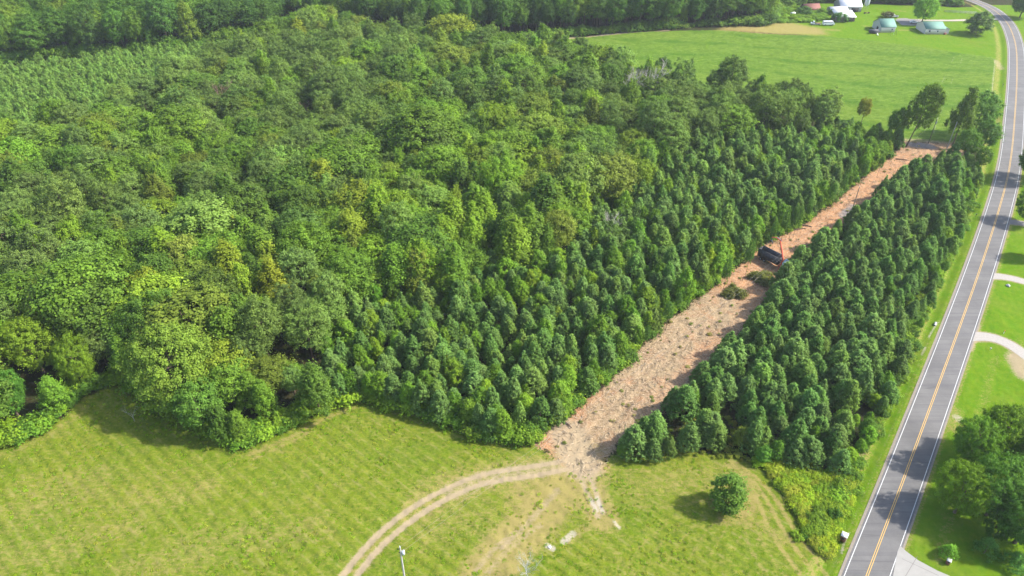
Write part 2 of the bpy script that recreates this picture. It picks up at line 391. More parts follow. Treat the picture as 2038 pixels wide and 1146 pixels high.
# tan, hay-coloured traces and bare wheel tracks, as polylines: (points, half width m, strength)
tan = np.zeros(len(P)); dirt = np.zeros(len(P)); pale = np.zeros(len(P))
def stroke(arr, px, hwid, amt, soft=1.0, off=0.0):
    pl = smooth_line(spline(WP(px), 1.5), 4)
    if off:
        t = np.gradient(pl, axis=0); t /= np.linalg.norm(t, axis=1, keepdims=True); pl = pl + off * np.stack([-t[:, 1], t[:, 0]], 1)
    d = ldist(P, pl, hwid + soft + 3); np.maximum(arr, amt * np.clip((hwid + soft - d) / soft, 0, 1), out=arr)
TRK = [(1175, 905), (1130, 925), (1050, 938), (960, 952), (900, 976), (840, 1008), (780, 1052), (735, 1095), (695, 1146), (650, 1220), (600, 1330)]
for o in (-1.15, 1.15): stroke(dirt, TRK, .32, 1.0, .8, o)
stroke(dirt, TRK[1:5], 1.4, .6, 2.2)
stroke(tan, [(1165, 930), (1120, 960), (1060, 985)], 4.0, .7, 5)
stroke(tan, [(1120, 965), (1060, 1040), (1000, 1100), (960, 1160)], 3.4, .85, 4)
stroke(tan, [(1165, 950), (1180, 990), (1200, 1030)], 2.4, .8, 2.5); stroke(dirt, [(1110, 975), (1060, 1030), (1000, 1090)], .3, .6, 1.3)
stroke(tan, [(1000, 950), (900, 960), (850, 985)], 2.5, .5, 4)
for q in ((120, 960), (330, 985), (200, 1060), (420, 1075), (560, 1060), (60, 1100), (330, 1120), (900, 1040), (1330, 960)): stroke(tan, [(q[0] - 70, q[1] + 14), (q[0] + 70, q[1] - 10)], 1.5, .42, 6)
stroke(tan, TRK, 1.5, .5, 1.7)
stroke(tan, TRK[:6], 3.2, .55, 2.5)
stroke(dirt, [(1130, 860), (1145, 900), (1160, 925)], 3.0, .9, 3.0)
stroke(tan, [(1150, 915), (1150, 950), (1130, 975)], 4.5, .7, 4)
stroke(tan, [(1150, 930), (1110, 985), (1050, 1035), (990, 1085), (950, 1146), (920, 1220)], 1.8, .62, 3.0)
stroke(dirt, [(1040, 1050), (985, 1090), (945, 1140), (920, 1200)], .3, .55, 1.1)
stroke(dirt, [(1075, 1045), (1020, 1085), (965, 1146)], .3, .5, 1.1)
stroke(dirt, [(1160, 920), (1175, 950), (1190, 990), (1200, 1020)], .3, .8, .8)
stroke(dirt, [(1145, 925), (1160, 960), (1178, 1000), (1190, 1028)], .3, .8, .8)
stroke(pale, [(1176, 993), (1188, 1015)], .2, 1.0, .6)
stroke(pale, [(1188, 990), (1199, 1017)], .2, 1.0, .6)
stroke(pale, [(1222, 1038), (1232, 1050)], .2, .9, .5)
stroke(pale, [(1122, 1078), (1132, 1070), (1140, 1062)], .5, .9, .6)
stroke(pale, [(1090, 1086), (1100, 1092)], .45, 1.0, .4)
stroke(tan, [(1210, 1040), (1160, 1050), (1130, 1075)], .6, .6, 1.2)
for d in (0, 22, 45, 70):
    stroke(tan, [(1215 + d * .5, 935 + d), (1300, 938 + d * 1.05), (1400, 935 + d * .9), (1465, 925 + d * .4)], .18, .5, .45)
for d in (0, 14, 30, 48, 66):
    stroke(tan, [(1455 - d * .3, 915 + d * .3), (1500 - d * .5, 945 + d * .5), (1540 - d, 985 + d * .6), (1570 - d * 1.2, 1040 + d * .7), (1620 - d * 1.6, 1105 + d * .4), (1650 - d * 1.6, 1150 + d * .2)], .25, .75 if d < 40 else .45, .6)
stroke(tan, [(1430, 1000), (1480, 1030), (1500, 990), (1480, 950)], 1.0, .7, 2.2)
stroke(tan, [(1440, 1035), (1500, 1040), (1560, 1075)], .8, .55, 1.6)
for d in range(7):
    stroke(tan, [(1235 + 45 * d, 1140 - 9 * d), (1285 + 42 * d, 1075 - 9 * d), (1330 + 38 * d, 1040 - 6 * d)], .12, .42, .4)
    stroke(tan, [(1190 + 8 * d, 1045 + 12 * d), (1220 + 12 * d, 1090 + 12 * d), (1235 + 14 * d, 1146 + 10 * d)], .12, .4, .4)
stroke(tan, [(0, 905), (70, 880), (140, 842), (170, 812)], .5, .4, 1.5)
stroke(tan, [(495, 905), (570, 875), (640, 835), (700, 812)], .35, .6, .9)
stroke(tan, [(500, 915), (560, 890), (620, 857)], .25, .55, .6)
for a, b, c in ((80, 1000, .42), (180, 1010, .3), (260, 960, .3), (40, 1040, .35)):
    stroke(tan, [(a - 80, b + 25), (a, b), (a + 120, b - 22)], 1.5, c, 4)
# roadside wear
rp = [tuple(p) for p in road_px[:14]]
def off_road(arr, off, hwid, amt, soft, i0=0, i1=None):
    pl = ROAD[i0:i1]; t = np.gradient(pl, axis=0); t /= np.linalg.norm(t, axis=1, keepdims=True); pl = pl + off * np.stack([-t[:, 1], t[:, 0]], 1)
    d = ldist(P, pl, hwid + soft + 2); np.maximum(arr, amt * np.clip((hwid + soft - d) / soft, 0, 1), out=arr)
off_road(tan, 8.3, .7, .55, 1.8); off_road(tan, 4.6, .2, .35, .7); off_road(dirt, 5.4, .15, .35, .5, 0, 60)
off_road(dirt, 8.8, .3, .45, 1.2, 15, 45); off_road(tan, -4.4, .2, .5, .7)
stroke(pale, [(1868, 640), (1856, 655), (1848, 672)], .12, .8, .4); stroke(pale, [(1842, 690), (1835, 705)], .15, .7, .5)
stroke(pale, [(1690, 1060), (1680, 1075), (1675, 1100)], .1, .8, .35)
# farm and crop field traces
stroke(dirt, [(1020, 90), (1060, 82), (1100, 79), (1200, 71), (1290, 62), (1330, 60)], .7, .85, 1.5)
stroke(pale, [(1190, 70), (1230, 66), (1270, 63)], .6, .8, 1.5)
stroke(pale, [(1962, 114), (1976, 117), (1979, 130), (1976, 160), (1974, 185)], .1, .7, .6)
stroke(dirt, [(1984, 122), (1992, 135)], 1.2, .6, 2.0); stroke(tan, [(1982, 180), (1984, 230), (1980, 270)], .8, .6, 2.2)
for q in ([(1898, 115), (1893, 126)], [(1914, 118), (1911, 128)], [(1880, 155), (1874, 165)], [(1896, 158), (1892, 168)], [(1877, 215), (1868, 232), (1862, 250), (1858, 268)], [(1857, 218), (1850, 238)],
          [(1844, 240), (1840, 265)], [(1843, 248), (1855, 257)]):
    stroke(pale, q, .05, .62, .55)
stroke(dirt, [(1790, 279), (1840, 281), (1900, 285)], .5, .7, 1.6)
stroke(tan, [(1790, 60), (1815, 60)], .8, .55, 1.5); stroke(tan, [(1640, 58), (1665, 60)], 1.5, .55, 3); stroke(tan, [(1720, 52), (1740, 54)], 1, .45, 2); stroke(tan, [(1785, 21), (1800, 23)], 1, .5, 2)
stroke(dirt, [(1790, 37), (1820, 39), (1850, 40), (1900, 40), (1985, 36)], 1.3, .8, .9)
# lawns east of the road
stroke(tan, [(2030, 680), (2000, 720)], .8, .3, 2); stroke(pale, [(1905, 830), (1912, 836)], .7, .7, 1.2); stroke(tan, [(1895, 815), (1900, 850)], 1.2, .55, 2.5)
off_road(tan, -9.5, .6, .35, 1.2, 15, 60)
# clearing: colour zones
orange = np.clip(vn(P[:, 0], P[:, 1], 9, 5) * 1.4 - .2, 0, 1) * .5
c0 = np.zeros(len(P)); stroke(c0, [(1470, 560), (1550, 510), (1620, 470), (1700, 390), (1800, 320)], 6, 1.0, 6); orange = np.maximum(orange, c0 * .85)
c0 = np.zeros(len(P)); stroke(c0, [(1175, 790), (1120, 850), (1100, 880)], 2.2, 1.0, 2.5); orange = np.maximum(orange, c0); c0 = np.zeros(len(P)); stroke(c0, [(1150, 835), (1150, 880), (1130, 905)], 4.5, 1.0, 3); orange = np.maximum(orange, c0)
c0 = np.zeros(len(P)); stroke(c0, [(1195, 860), (1260, 770), (1350, 670), (1430, 610)], 4.5, 1.0, 4); straw = c0
ash = np.zeros(len(P)); stroke(ash, [(1820, 288), (1850, 292)], 1.5, 1.0, 2.5); stroke(ash, [(1680, 428), (1700, 412)], 1.2, .8, 2); stroke(ash, [(1450, 585), (1470, 578)], 1, .6, 2)

a_track = np.clip(dirt, 0, 1)
hgt = (vn(P[:, 0], P[:, 1], 11, 1) - .5) * .35 + (vn(P[:, 0], P[:, 1], 2.3, 2) - .5) * .14 + (vn(P[:, 0], P[:, 1], .9, 3) - .5) * .16
hgt += np.clip(s_clear / 3, 0, 1) * ((vn(P[:, 0], P[:, 1], 1.4, 8) - .4) * .25 + (vn(P[:, 0], P[:, 1], .6, 9) - .5) * .16)
hgt -= dirt * .10
for o in (-1.3, 1.3):
    c0 = np.zeros(len(P)); stroke(c0, [(1150, 900), (1215, 830), (1300, 735), (1380, 660), (1470, 590), (1560, 500), (1650, 440), (1750, 360), (1830, 305)], .3, 1.0, .6, o); hgt -= c0 * .16
rowdir = W(580, 990) - W(500, 920); rowdir /= np.linalg.norm(rowdir)
rr = P @ np.array([-rowdir[1], rowdir[0]])
hgt += np.where((s_field > 1) & (P[:, 0] < 20), np.sin(rr * 2 * math.pi / 2.9 + vn(P[:, 0], P[:, 1], 9, 12) * 4) * .05, 0)
cr = P @ np.array([math.sin(.72), math.cos(.72)])
hgt += np.where(s_crop > 0, .42 + np.sin(rr * 2 * math.pi / 1.9) * .07 + (vn(P[:, 0], P[:, 1], 1.3, 14) - .5) * .3, 0) * np.clip(s_crop / 1.2, 0, 1)
flat = np.clip((np.abs(RS) - 3.6) / 2.0, 0, 1)
ditch = -.45 * np.exp(-((RS + 6.8) / 1.3) ** 2) * (~far_top)
hgt = hgt * flat + ditch * flat - .06 * (1 - flat)
DRV = [  # driveways: centre line, half width
    ([(2120, 585), (2038, 560), (2005, 551), (1975, 548), (1945, 552)], 1.5, 'gravel'),
    ([(2120, 770), (2060, 722), (2038, 704), (2010, 684), (1980, 671), (1940, 668), (1915, 672)], 1.75, 'gravel'),
    ([(2120, 462), (2038, 445), (2010, 440), (1985, 441)], 1.6, 'asphalt_worn')]
for pl, w, mname in DRV:
    stroke(dirt, pl, w + .1, .85, 1.0); d = ldist(P, smooth_line(spline(WP(pl), 1.5), 4), 8); hgt *= np.clip((d - w) / 1.5, 0, 1) * .95 + .05
stroke(dirt, [(1940, 645), (1934, 668), (1925, 692)], .9, .95, 1.2); stroke(dirt, [(2030, 715), (2045, 745)], 2.0, .9, 2.5)
PAD = WP([(1786, 1098), (1791, 1086), (1803, 1097), (1827, 1115), (1866, 1136), (1890, 1146), (1915, 1230), (1752, 1230), (1765, 1180), (1777, 1146)])
hgt *= np.clip(-sdp(P, PAD, 10) / 1.5, 0, 1)
YARD = WP([(1781, 39), (1795, 36), (1830, 39), (1845, 46), (1830, 51), (1795, 50)])
hgt *= np.clip(-sdp(P, YARD, 10) / 2, 0, 1)
V = np.stack([GX.ravel(), GY.ravel(), hgt], 1)
ii, jj = np.meshgrid(np.arange(NRW - 1), np.arange(NCL - 1), indexing='ij'); ii = ii.ravel(); jj = jj.ravel()
Fq = np.stack([ii * NCL + jj, ii * NCL + jj + 1, (ii + 1) * NCL + jj + 1, (ii + 1) * NCL + jj], 1)
ATT = dict(clear=a_clear, crop=a_crop, field=a_field, lawn=a_lawn, tan=np.maximum(tan, a_dry * .9), dirt=dirt, pale=pale, orange=orange, straw=straw, ash=ash, verge=a_verge)

GROUND_GAIN = .42
t = NT('ground_cover'); co = t.n('TexCoord').outputs['Object']
mp = t.n('Mapping', {'Vector': co, 'Rotation': (0, 0, -math.atan2(rowdir[1], rowdir[0])), 'Scale': (.25, 1, 1)}).outputs[0]
n1 = t.noise(.07, 3, co); n2 = t.noise(.45, 5, co); n3 = t.noise(2.2, 5, co, .7); n4 = t.noise(7.5, 4, co, .7); ns = t.noise(1.3, 5, mp, .65, .3)
edge = t.math('MULTIPLY', t.math('SUBTRACT', t.math('ADD', t.math('MULTIPLY', n2, .5), t.math('MULTIPLY', n3, .5)), .5), 1.5)
def mask(name, amp=1.0, lo=.42, hi=.58): return t.mr(t.math('ADD', t.attr(name), t.math('MULTIPLY', edge, amp)), lo, hi, 0, 1, True)
G_G = (.155, .225, .022); G_D = (.085, .14, .018); TAN = (.36, .285, .12)
# hay field
g = t.mix(t.mr(n1, .35, .68), (.165, .270, .010), (.30, .335, .022))
g = t.mix(t.mr(n3, .38, .66), g, (.22, .35, .014)); g = t.mix(t.mr(n2, .5, .75, 0, .5), g, (.38, .35, .09))
g = t.mix(t.mr(ns, .52, .66, 0, .6), g, (.44, .40, .09)); g = t.mix(t.mr(n4, .5, .75, 0, .6), g, (.11, .17, .015))
wv = t.n('TexWave', {'Vector': t.n('Mapping', {'Vector': co, 'Rotation': (0, 0, -math.atan2(rowdir[1], rowdir[0]))}).outputs[0], 'Scale': .108, 'Distortion': 5.0, 'Detail': 4, 'Detail Scale': .22}, bands_direction='Y').outputs['Fac']
wl = t.math('MULTIPLY', t.mr(wv, .80, .97), t.mr(n3, .35, .55)); g = t.mix(t.math('MULTIPLY', wl, .7), g, (.14, .22, .02)); wl2 = t.math('MULTIPLY', t.mr(wv, .12, .0), t.mr(n2, .42, .6)); g = t.mix(t.math('MULTIPLY', wl2, .45), g, (.50, .45, .18))
fib = t.noise(6.5, 4, t.n('Mapping', {'Vector': co, 'Rotation': (0, 0, .5), 'Scale': (.2, 1, 1)}).outputs[0], .7, .8); g = t.mix(t.mr(fib, .54, .7, 0, .6), g, (.50, .46, .12))
na = t.noise(1.1, 6, co, .75, .6); nb_ = t.noise(2.6, 4, co, .75); nc_ = t.noise(1.6, 5, t.n('Mapping', {'Vector': co, 'Rotation': (0, 0, -1.0), 'Scale': (.35, 1, 1)}).outputs[0], .7, .6)
g = t.mix(t.mr(na, .53, .66, 0, .75), g, (.095, .185, .01)); g = t.mix(t.mr(na, .46, .34, 0, .6), g, (.42, .43, .06)); g = t.mix(t.mr(nb_, .55, .7, 0, .6), g, (.11, .19, .012)); g = t.mix(t.mr(nb_, .45, .3, 0, .6), g, (.44, .43, .08)); g = t.mix(t.mr(nc_, .56, .68, 0, .55), g, (.50, .45, .13))
# crop
cp = t.mix(t.mr(n3, .35, .65), (.165, .30, .025), (.25, .375, .035)); cp = t.mix(t.mr(t.noise(.035, 3, mp), .4, .62, 0, .5), cp, (.13, .30, .02)); cp = t.mix(t.mr(n4, .45, .7, 0, .6), cp, (.08, .20, .012)); cp = t.mix(t.mr(ns, .5, .66, 0, .7), cp, (.29, .42, .09))
cq = t.noise(.55, 6, t.n('Mapping', {'Vector': co, 'Rotation': (0, 0, .35), 'Scale': (.45, 1.3, 1)}).outputs[0], .78, .5); cp = t.mix(t.mr(cq, .5, .62, 0, .75), cp, (.10, .20, .018)); cp = t.mix(t.mr(cq, .47, .36, 0, .65), cp, (.34, .46, .08))
cw = t.n('TexWave', {'Vector': t.n('Mapping', {'Vector': co, 'Rotation': (0, 0, .12)}).outputs[0], 'Scale': .013, 'Distortion': 9, 'Detail': 4, 'Detail Scale': .8}, bands_direction='Y').outputs['Fac']; cp = t.mix(t.math('MULTIPLY', t.mr(cw, .8, 1), t.mr(n1, .4, .6, .2, .7)), cp, (.08, .21, .012))
# lawn
lw = t.mix(t.mr(n2, .35, .7), (.165, .36, .006), (.24, .38, .014)); lw = t.mix(t.mr(n4, .45, .75, 0, .5), lw, (.10, .24, .008)); lw = t.mix(t.mr(n1, .5, .75, 0, .5), lw, (.31, .35, .05))
lw = t.mix(t.mr(na, .53, .68, 0, .55), lw, (.10, .25, .008)); lw = t.mix(t.mr(na, .46, .32, 0, .45), lw, (.34, .42, .05)); lw = t.mix(t.mr(nb_, .55, .7, 0, .5), lw, (.11, .24, .01))
# forest floor
ff = t.mix(t.mr(n3, .35, .65), (.045, .06, .018), (.10, .075, .04)); ff = t.mix(t.mr(n2, .45, .6), ff, (.055, .085, .02))
# cleared strip
ms_ = t.n('Mapping', {'Vector': co, 'Rotation': (0, 0, -R_(45)), 'Scale': (.3, 1.6, 1)}).outputs[0]
ch = t.n('TexVoronoi', {'Vector': co, 'Scale': 5.5, 'Randomness': 1.0}); chips = ch.outputs['Color']; chv = t.n('SeparateColor', {0: chips}).outputs[0]
cl = t.mix(t.mr(n2, .35, .65), (.74, .47, .27), (.56, .37, .21)); cl = t.mix(t.mr(t.attr('orange'), 0, 1, 0, .9), cl, t.mix(n3, (.86, .40, .17), (.70, .36, .18)))
cl = t.mix(t.mr(t.math('ADD', t.attr('straw'), t.math('MULTIPLY', edge, .9)), .4, .9, 0, .85), cl, t.mix(t.mr(n3, .3, .7), (.66, .52, .31), (.42, .31, .17)))
cl = t.mix(t.mr(t.noise(.22, 5, co, .65), .5, .64, 0, .6), cl, (.60, .29, .14)); cl = t.mix(t.mr(t.noise(.35, 6, ms_, .7), .52, .66, 0, .65), cl, (.30, .20, .13))
cl = t.mix(t.mr(chv, .45, 1.0, 0, .75), cl, (.92, .68, .45)); cl = t.mix(t.mr(n4, .52, .7, 0, .7), cl, (.17, .11, .07)); cl = t.mix(t.mr(t.math('ADD', t.attr('ash'), edge), .35, .75, 0, .85), cl, (.36, .35, .35))
c = t.mix(mask('field'), ff, g); c = t.mix(mask('lawn', .6), c, lw); c = t.mix(mask('crop', .15), c, cp)
c = t.mix(mask('clear', 1.7), c, cl)
hf = t.math('MULTIPLY', t.math('SUBTRACT', t.math('ADD', t.math('MULTIPLY', nb_, .6), t.math('MULTIPLY', nc_, .4)), .5), 2.6)
c = t.mix(t.mr(t.math('ADD', t.attr('tan'), t.math('MULTIPLY', hf, 1.25)), .3, .8, 0, .9), c, t.mix(n4, (.60, .48, .19), (.42, .34, .10)))
c = t.mix(t.mr(t.math('ADD', t.attr('dirt'), t.math('MULTIPLY', hf, .7)), .32, .85, 0, .92), c, t.mix(n4, (.70, .55, .36), (.54, .42, .26)))
c = t.mix(t.mr(t.math('ADD', t.attr('pale'), t.math('MULTIPLY', hf, .7)), .4, 1.0, 0, .85), c, (.74, .66, .52))
c = t.n('VectorMath', {0: c, 3: GROUND_GAIN}, operation='SCALE').outputs[0]
hb = t.math('ADD', t.math('MULTIPLY', n3, .5), n4)
GM = t.finish(c, .95, .03, hb, .9, .16)
# split one continuous sheet into plainly named pieces
fc = lambda a: (a[Fq[:, 0]] + a[Fq[:, 2]]) * .5
cls = np.zeros(len(Fq), int)
cls[fc(a_field) > .5] = 1; cls[fc(a_lawn) > .5] = 2; cls[fc(a_crop) > .5] = 3; cls[fc(a_clear) > .5] = 4
cls[(fc(dirt) > .45) & (cls == 1)] = 5; cls[(fc(a_verge) > .5) & (cls == 2)] = 6
for k, nm in enumerate(('forest_floor', 'field', 'lawn', 'crop_field', 'cleared_ground', 'dirt_track', 'grass_verge')):
    f = Fq[cls == k]
    if not len(f): continue
    ids, inv = np.unique(f, return_inverse=True)
    tag(obj(nm, npmesh(nm, V[ids], inv.reshape(-1, 4), GM, {a: ('POINT', b[ids]) for a, b in ATT.items()}, smooth=True)), kind='structure')
land = simple('far_land', (.07, .10, .03), .3, .02, .95, .1)
tag(obj('ground', npmesh('ground', [(-1100, -300, -.75), (1100, -300, -.75), (1100, 1500, -.75), (-1100, 1500, -.75)], [(0, 1, 2, 3)], land)), kind='structure')

# ------------------------------------------------------------------ road, markings, driveways
def ribbon(name, pl, o0, o1, z, mat, kind='structure', parent=None):
    t_ = np.gradient(pl, axis=0); t_ /= np.linalg.norm(t_, axis=1, keepdims=True); nrm = np.stack([t_[:, 1], -t_[:, 0]], 1)
    nc = max(2, int(abs(o1 - o0) / 1.0) + 1); offs = np.linspace(o0, o1, nc); n = len(pl)
    V = np.concatenate([np.column_stack([pl + nrm * o, np.full(n, z)]) for o in offs])
    F_ = [(j * n + i, (j + 1) * n + i, (j + 1) * n + i + 1, j * n + i + 1) for j in range(nc - 1) for i in range(n - 1)]
    o = obj(name, npmesh(name, V, F_, mat), parent); return tag(o, kind=kind)
t = NT('asphalt'); co = t.n('TexCoord').outputs['Object']
rd = math.atan2(ROAD[30][1] - ROAD[10][1], ROAD[30][0] - ROAD[10][0])
ms = t.n('Mapping', {'Vector': co, 'Rotation': (0, 0, -rd), 'Scale': (.03, 1, 1)}).outputs[0]
a1 = t.noise(.9, 4, ms); a2 = t.noise(.12, 6, co, .65); a3 = t.noise(9, 4, co, .7)
c = t.mix(t.mr(a2, .3, .7), (.072, .069, .068), (.122, .118, .114)); c = t.mix(t.mr(a1, .45, .7, 0, .6), c, (.066, .064, .068)); c = t.mix(t.mr(a3, .5, .75, 0, .35), c, (.16, .155, .15))
cr_ = t.n('TexVoronoi', {'Vector': ms, 'Scale': .35}, feature='DISTANCE_TO_EDGE').outputs[0]
c = t.mix(t.mr(cr_, 0, .012, .55, 0), c, (.05, .049, .05))
M['asphalt'] = t.finish(c, .85, .3, a3, .25, .02)
M['asphalt_worn'] = simple('worn_asphalt', (.17, .16, .155), .2, 1.2, .9, .2)
M['white_paint'] = simple('white_road_paint', (.42, .42, .41), .22, 3, .6); M['yellow_paint'] = simple('yellow_road_paint', (.44, .27, .065), .1, 3, .6)
M['gravel'] = simple('gravel', (.27, .25, .225), .22, 2.5, .95, .15, bump=.6); M['concrete'] = simple('concrete', (.23, .222, .205), .1, .8, .85, .2)
ribbon('road', ROAD, -3.75, 3.75, .03, M['asphalt'])
for o0 in (-3.38, 3.26): ribbon('edge_line', ROAD, o0, o0 + .13, .042, M['white_paint'])
for o0 in (-.22, .10): ribbon('centre_line', ROAD, o0, o0 + .12, .042, M['yellow_paint'])
ribbon('road_shoulder', ROAD, -4.25, -3.6, .018, simple('shoulder_gravel', (.19, .165, .13), .3, 2, .95)); ribbon('road_shoulder', ROAD, 3.6, 4.1, .018, bpy.data.materials['shoulder_gravel'])
for pl, w, mname in DRV:
    q = smooth_line(spline(WP(pl), 1.5), 4); ribbon('driveway', q, -w, w, .024, M[mname])
def flatpoly(name, poly, z, mat):
    bm = bmesh.new(); vs = [bm.verts.new((p[0], p[1], z)) for p in poly]; f = bm.faces.new(vs)
    if f.normal.z < 0: f.normal_flip()
    bmesh.ops.triangulate(bm, faces=[f]); me = bpy.data.meshes.new(name); bm.to_mesh(me); bm.free(); me.materials.append(mat)
    return tag(obj(name, me), kind='structure')
flatpoly('concrete_driveway', PAD, .06, M['concrete'])
flatpoly('farmyard_paving', YARD, .03, simple('farmyard_asphalt', (.15, .145, .14), .1, 1, .9))
ribbon('farm_drive', smooth_line(spline(WP([(1800, 37), (1850, 40), (1900, 40.5), (1950, 39), (1998, 37)]), 2), 6), -1.7, 1.7, .02, simple('farm_drive_gravel', (.28, .25, .2), .15, 1, .9))
joint = simple('driveway_joint', (.12, .11, .1), .1)
a, b = W(1795, 1112), W(1868, 1146); ribbon('pavement_joint', np.array([a + (b - a) * k / 6 for k in range(7)]), -.04, .04, .066, joint)
a, b = W(1800, 1150), W(1830, 1100); ribbon('pavement_joint', np.array([a + (b - a) * k / 6 for k in range(7)]), -.04, .04, .066, joint)

# ------------------------------------------------------------------ woods
def scatter(poly, sp, jit=.36):
    lo, hi = poly.min(0), poly.max(0); dy = sp * .87
    ys = np.arange(lo[1], hi[1], dy); out = []
    for i, y in enumerate(ys):
        xs = np.arange(lo[0] + (i % 2) * sp / 2, hi[0], sp); out.append(np.column_stack([xs, np.full(len(xs), y)]))
    Q = np.vstack(out); Q = Q + rng.uniform(-jit, jit, Q.shape) * sp
    return Q[inside(Q, poly)]
GAPS = []          # (x, y, r): spots kept free for special things
TREES = []         # dicts of everything scattered, ranked later
def open_ground(Q, fm=.5, cm=1.0, rm=0):
    """true where nothing may stand"""
    b = (sdp(Q, FIELD) > -fm) | (sdp(Q, CLEAR) > -cm) | (sdp(Q, CROP) > -1.5) | (sdp(Q, FARM) > -1)
    m = Q[:, 0] > 10; rs = np.full(len(Q), -99.0); rs[m] = road_side(Q[m]); b |= (rs > -9.5 + rm)
    for (x, y, r) in GAPS: b |= ((Q[:, 0] - x) ** 2 + (Q[:, 1] - y) ** 2 < r * r)
    return b
def jitter_tint(c, a=.12):
    c = np.array(c) * rng.uniform(1 - a, 1 + a); return tuple(np.clip(c * rng.uniform(1 - a * .4, 1 + a * .4, 3), 0, 1))
GREEN, LIME, DARK, OLIVE, YEL, PINE, PINE2, YP, SG, PALEG = ((.085, .135, .026), (.118, .168, .026), (.060, .100, .026), (.100, .125, .030), (.140, .160, .028), (.068, .100, .038), (.078, .112, .038), (.074, .116, .046), (.100, .162, .026), (.11, .158, .055))

# special single trees and gaps first --------------------------------
def special(kind, px, py, z, h, rs, tint, label, cat, group=None, name='broadleaf_tree', gap=3.0, **k):
    x, y = W(px, py, z)
    GAPS.append((x, y, gap))
    return tree(kind, x, y, h, rs, tint, label, cat, group, name, **k)
special('oak', 345, 738, 9, 20.5, .98, (.105, .145, .034), 'largest broad green tree bulging out from the wood over the lower left hayfield', 'tree', gap=7.6)
special('oak', 300, 640, 12, 20, .8, (.085, .14, .035), 'tall full tree just behind the large broad tree bulging over the hayfield', 'tree', gap=5)
special('broad', 598, 465, 12, 19, 1.15, (.06, .098, .036), 'big rounded grey-green pine rising alone above the lime wood left of centre', 'tree', name='pine_tree', gap=5.5)
special('broad', 415, 590, 12, 18, 1.05, (.068, .095, .03), 'dull olive-green pine with bare limbs between the yellowing trees', 'tree', name='pine_tree', gap=5)
special('column', 545, 560, 11, 18, 1.3, (.145, .152, .024), 'golden yellow-green tree with a pale trunk, most yellow in the left wood', 'tree', gap=4.5)
special('column', 455, 530, 12, 19, 1.3, (.135, .158, .024), 'bright yellow-green tree with pale forked trunk left of the golden one', 'tree', gap=4)
special('broad', 290, 575, 12, 17, .85, (.14, .158, .024), 'yellowing rounded tree above the large broad tree at the hayfield', 'tree', gap=4)
special('broad', 220, 625, 10, 15, .85, (.135, .155, .026), 'yellow-tipped tree left of the large broad tree, over the field recess', 'tree', gap=4)
special('broad', 365, 510, 13, 18, .95, (.14, .158, .045), 'pale yellow-green tree on the upper left side of the yellowing group', 'tree', gap=4)
special('oak', 60, 690, 8, 16, .8, (.13, .18, .026), 'spreading yellow-green tree at the left edge of the photo above the hayfield', 'tree', gap=5)
special('oak', 150, 720, 7, 14, .62, (.12, .175, .025), 'leaning bright green tree on the left side of the shaded field recess', 'tree', gap=4.5)
special('oak', 15, 790, 6, 13, .62, (.055, .12, .028), 'dark green tree at the lower left edge of the photo beside the hayfield', 'tree', gap=4.5)
special('oak', 1262, 290, 10, 16, .95, (.11, .14, .032), 'broad olive-green tree in front of the two pale dead trees', 'tree', gap=7)
special('oak', 1000, 355, 13, 20, .8, (.10, .16, .025), 'full rounded green tree standing in the middle of the wood, highest near centre', 'tree', gap=5)
special('sapling', 1448, 988, 3, 8.6, 1.62, (.075, .125, .03), 'lone dense green tree standing by itself in the mown field', 'tree', gap=5)
special('sapling', 1412, 515, 5, 8, 1.0, (.15, .185, .018), 'small bright yellow-green tree near the brush piles', 'tree', name='young_broadleaf_tree', gap=2.5)
special('oak', 745, 590, 4, 8.5, .55, (.085, .175, .03), 'round vivid green tree above the young pines, left of centre', 'tree', gap=4)
special('broad', 1215, 470, 5, 9.5, .85, (.085, .13, .05), 'grey-green tangled tree with white bare limbs at the centre of the wood', 'tree', gap=4)
# tall trees where the cleared strip meets the crop field
x0, y0 = W(1803, 292)
special('broad', 1803, 292, 0, 25, .6, (.075, .115, .022), 'tall leaning tree with a bare trunk at the far left corner of the cleared strip', 'tree', gap=3, lean=(0.0, .14), rz=0.0)
special('broad', 1780, 262, 4, 14, .7, (.06, .11, .02), 'dark green tree beside the tall leaning tree at the strip end', 'tree', gap=3)
special('column', 1903, 270, 4, 22, .95, (.08, .12, .025), 'tall narrow tree leaning at the left side of the roadside clump by the crop field', 'tree', gap=2.5)
special('broad', 1946, 246, 6, 19, 1.0, (.06, .115, .03), 'tall dark tree in the middle of the roadside clump by the crop field', 'tree', gap=3)
special('broad', 1960, 285, 5, 14, .95, (.062, .12, .035), 'rounded blue-green tree on the road side of the roadside clump', 'tree', gap=3)
special('broad', 1920, 305, 4, 13, .9, (.075, .135, .028), 'bushy green tree at the front of the roadside clump under the wires', 'tree', gap=3)
special('broad', 1955, 325, 3, 9.5, .85, (.095, .16, .025), 'low yellow-green tree between the roadside clump and the road', 'tree', gap=3)
special('broad', 1722, 218, 6, 11, .65, (.15, .145, .03), 'orange-tinged small tree at the edge of the crop field', 'tree', gap=3)
special('broad', 1348, 212, 8, 15, .45, (.17, .15, .028), 'yellow-orange slim tree just right of the pale dead trees', 'tree', gap=2)
special('broad', 1153, 100, 9, 15, .9, (.055, .085, .032), 'dark rounded tree standing at the left tip of the crop field', 'tree', gap=4)
special('broad', 1243, 118, 9, 15, .85, (.05, .09, .028), 'dark tree standing against the bright crop field, second from its left tip', 'tree', gap=4)
special('broad', 1316, 140, 9, 15, .9, (.055, .095, .032), 'dark open-crowned tree against the crop field behind the dead trees', 'tree', gap=4)
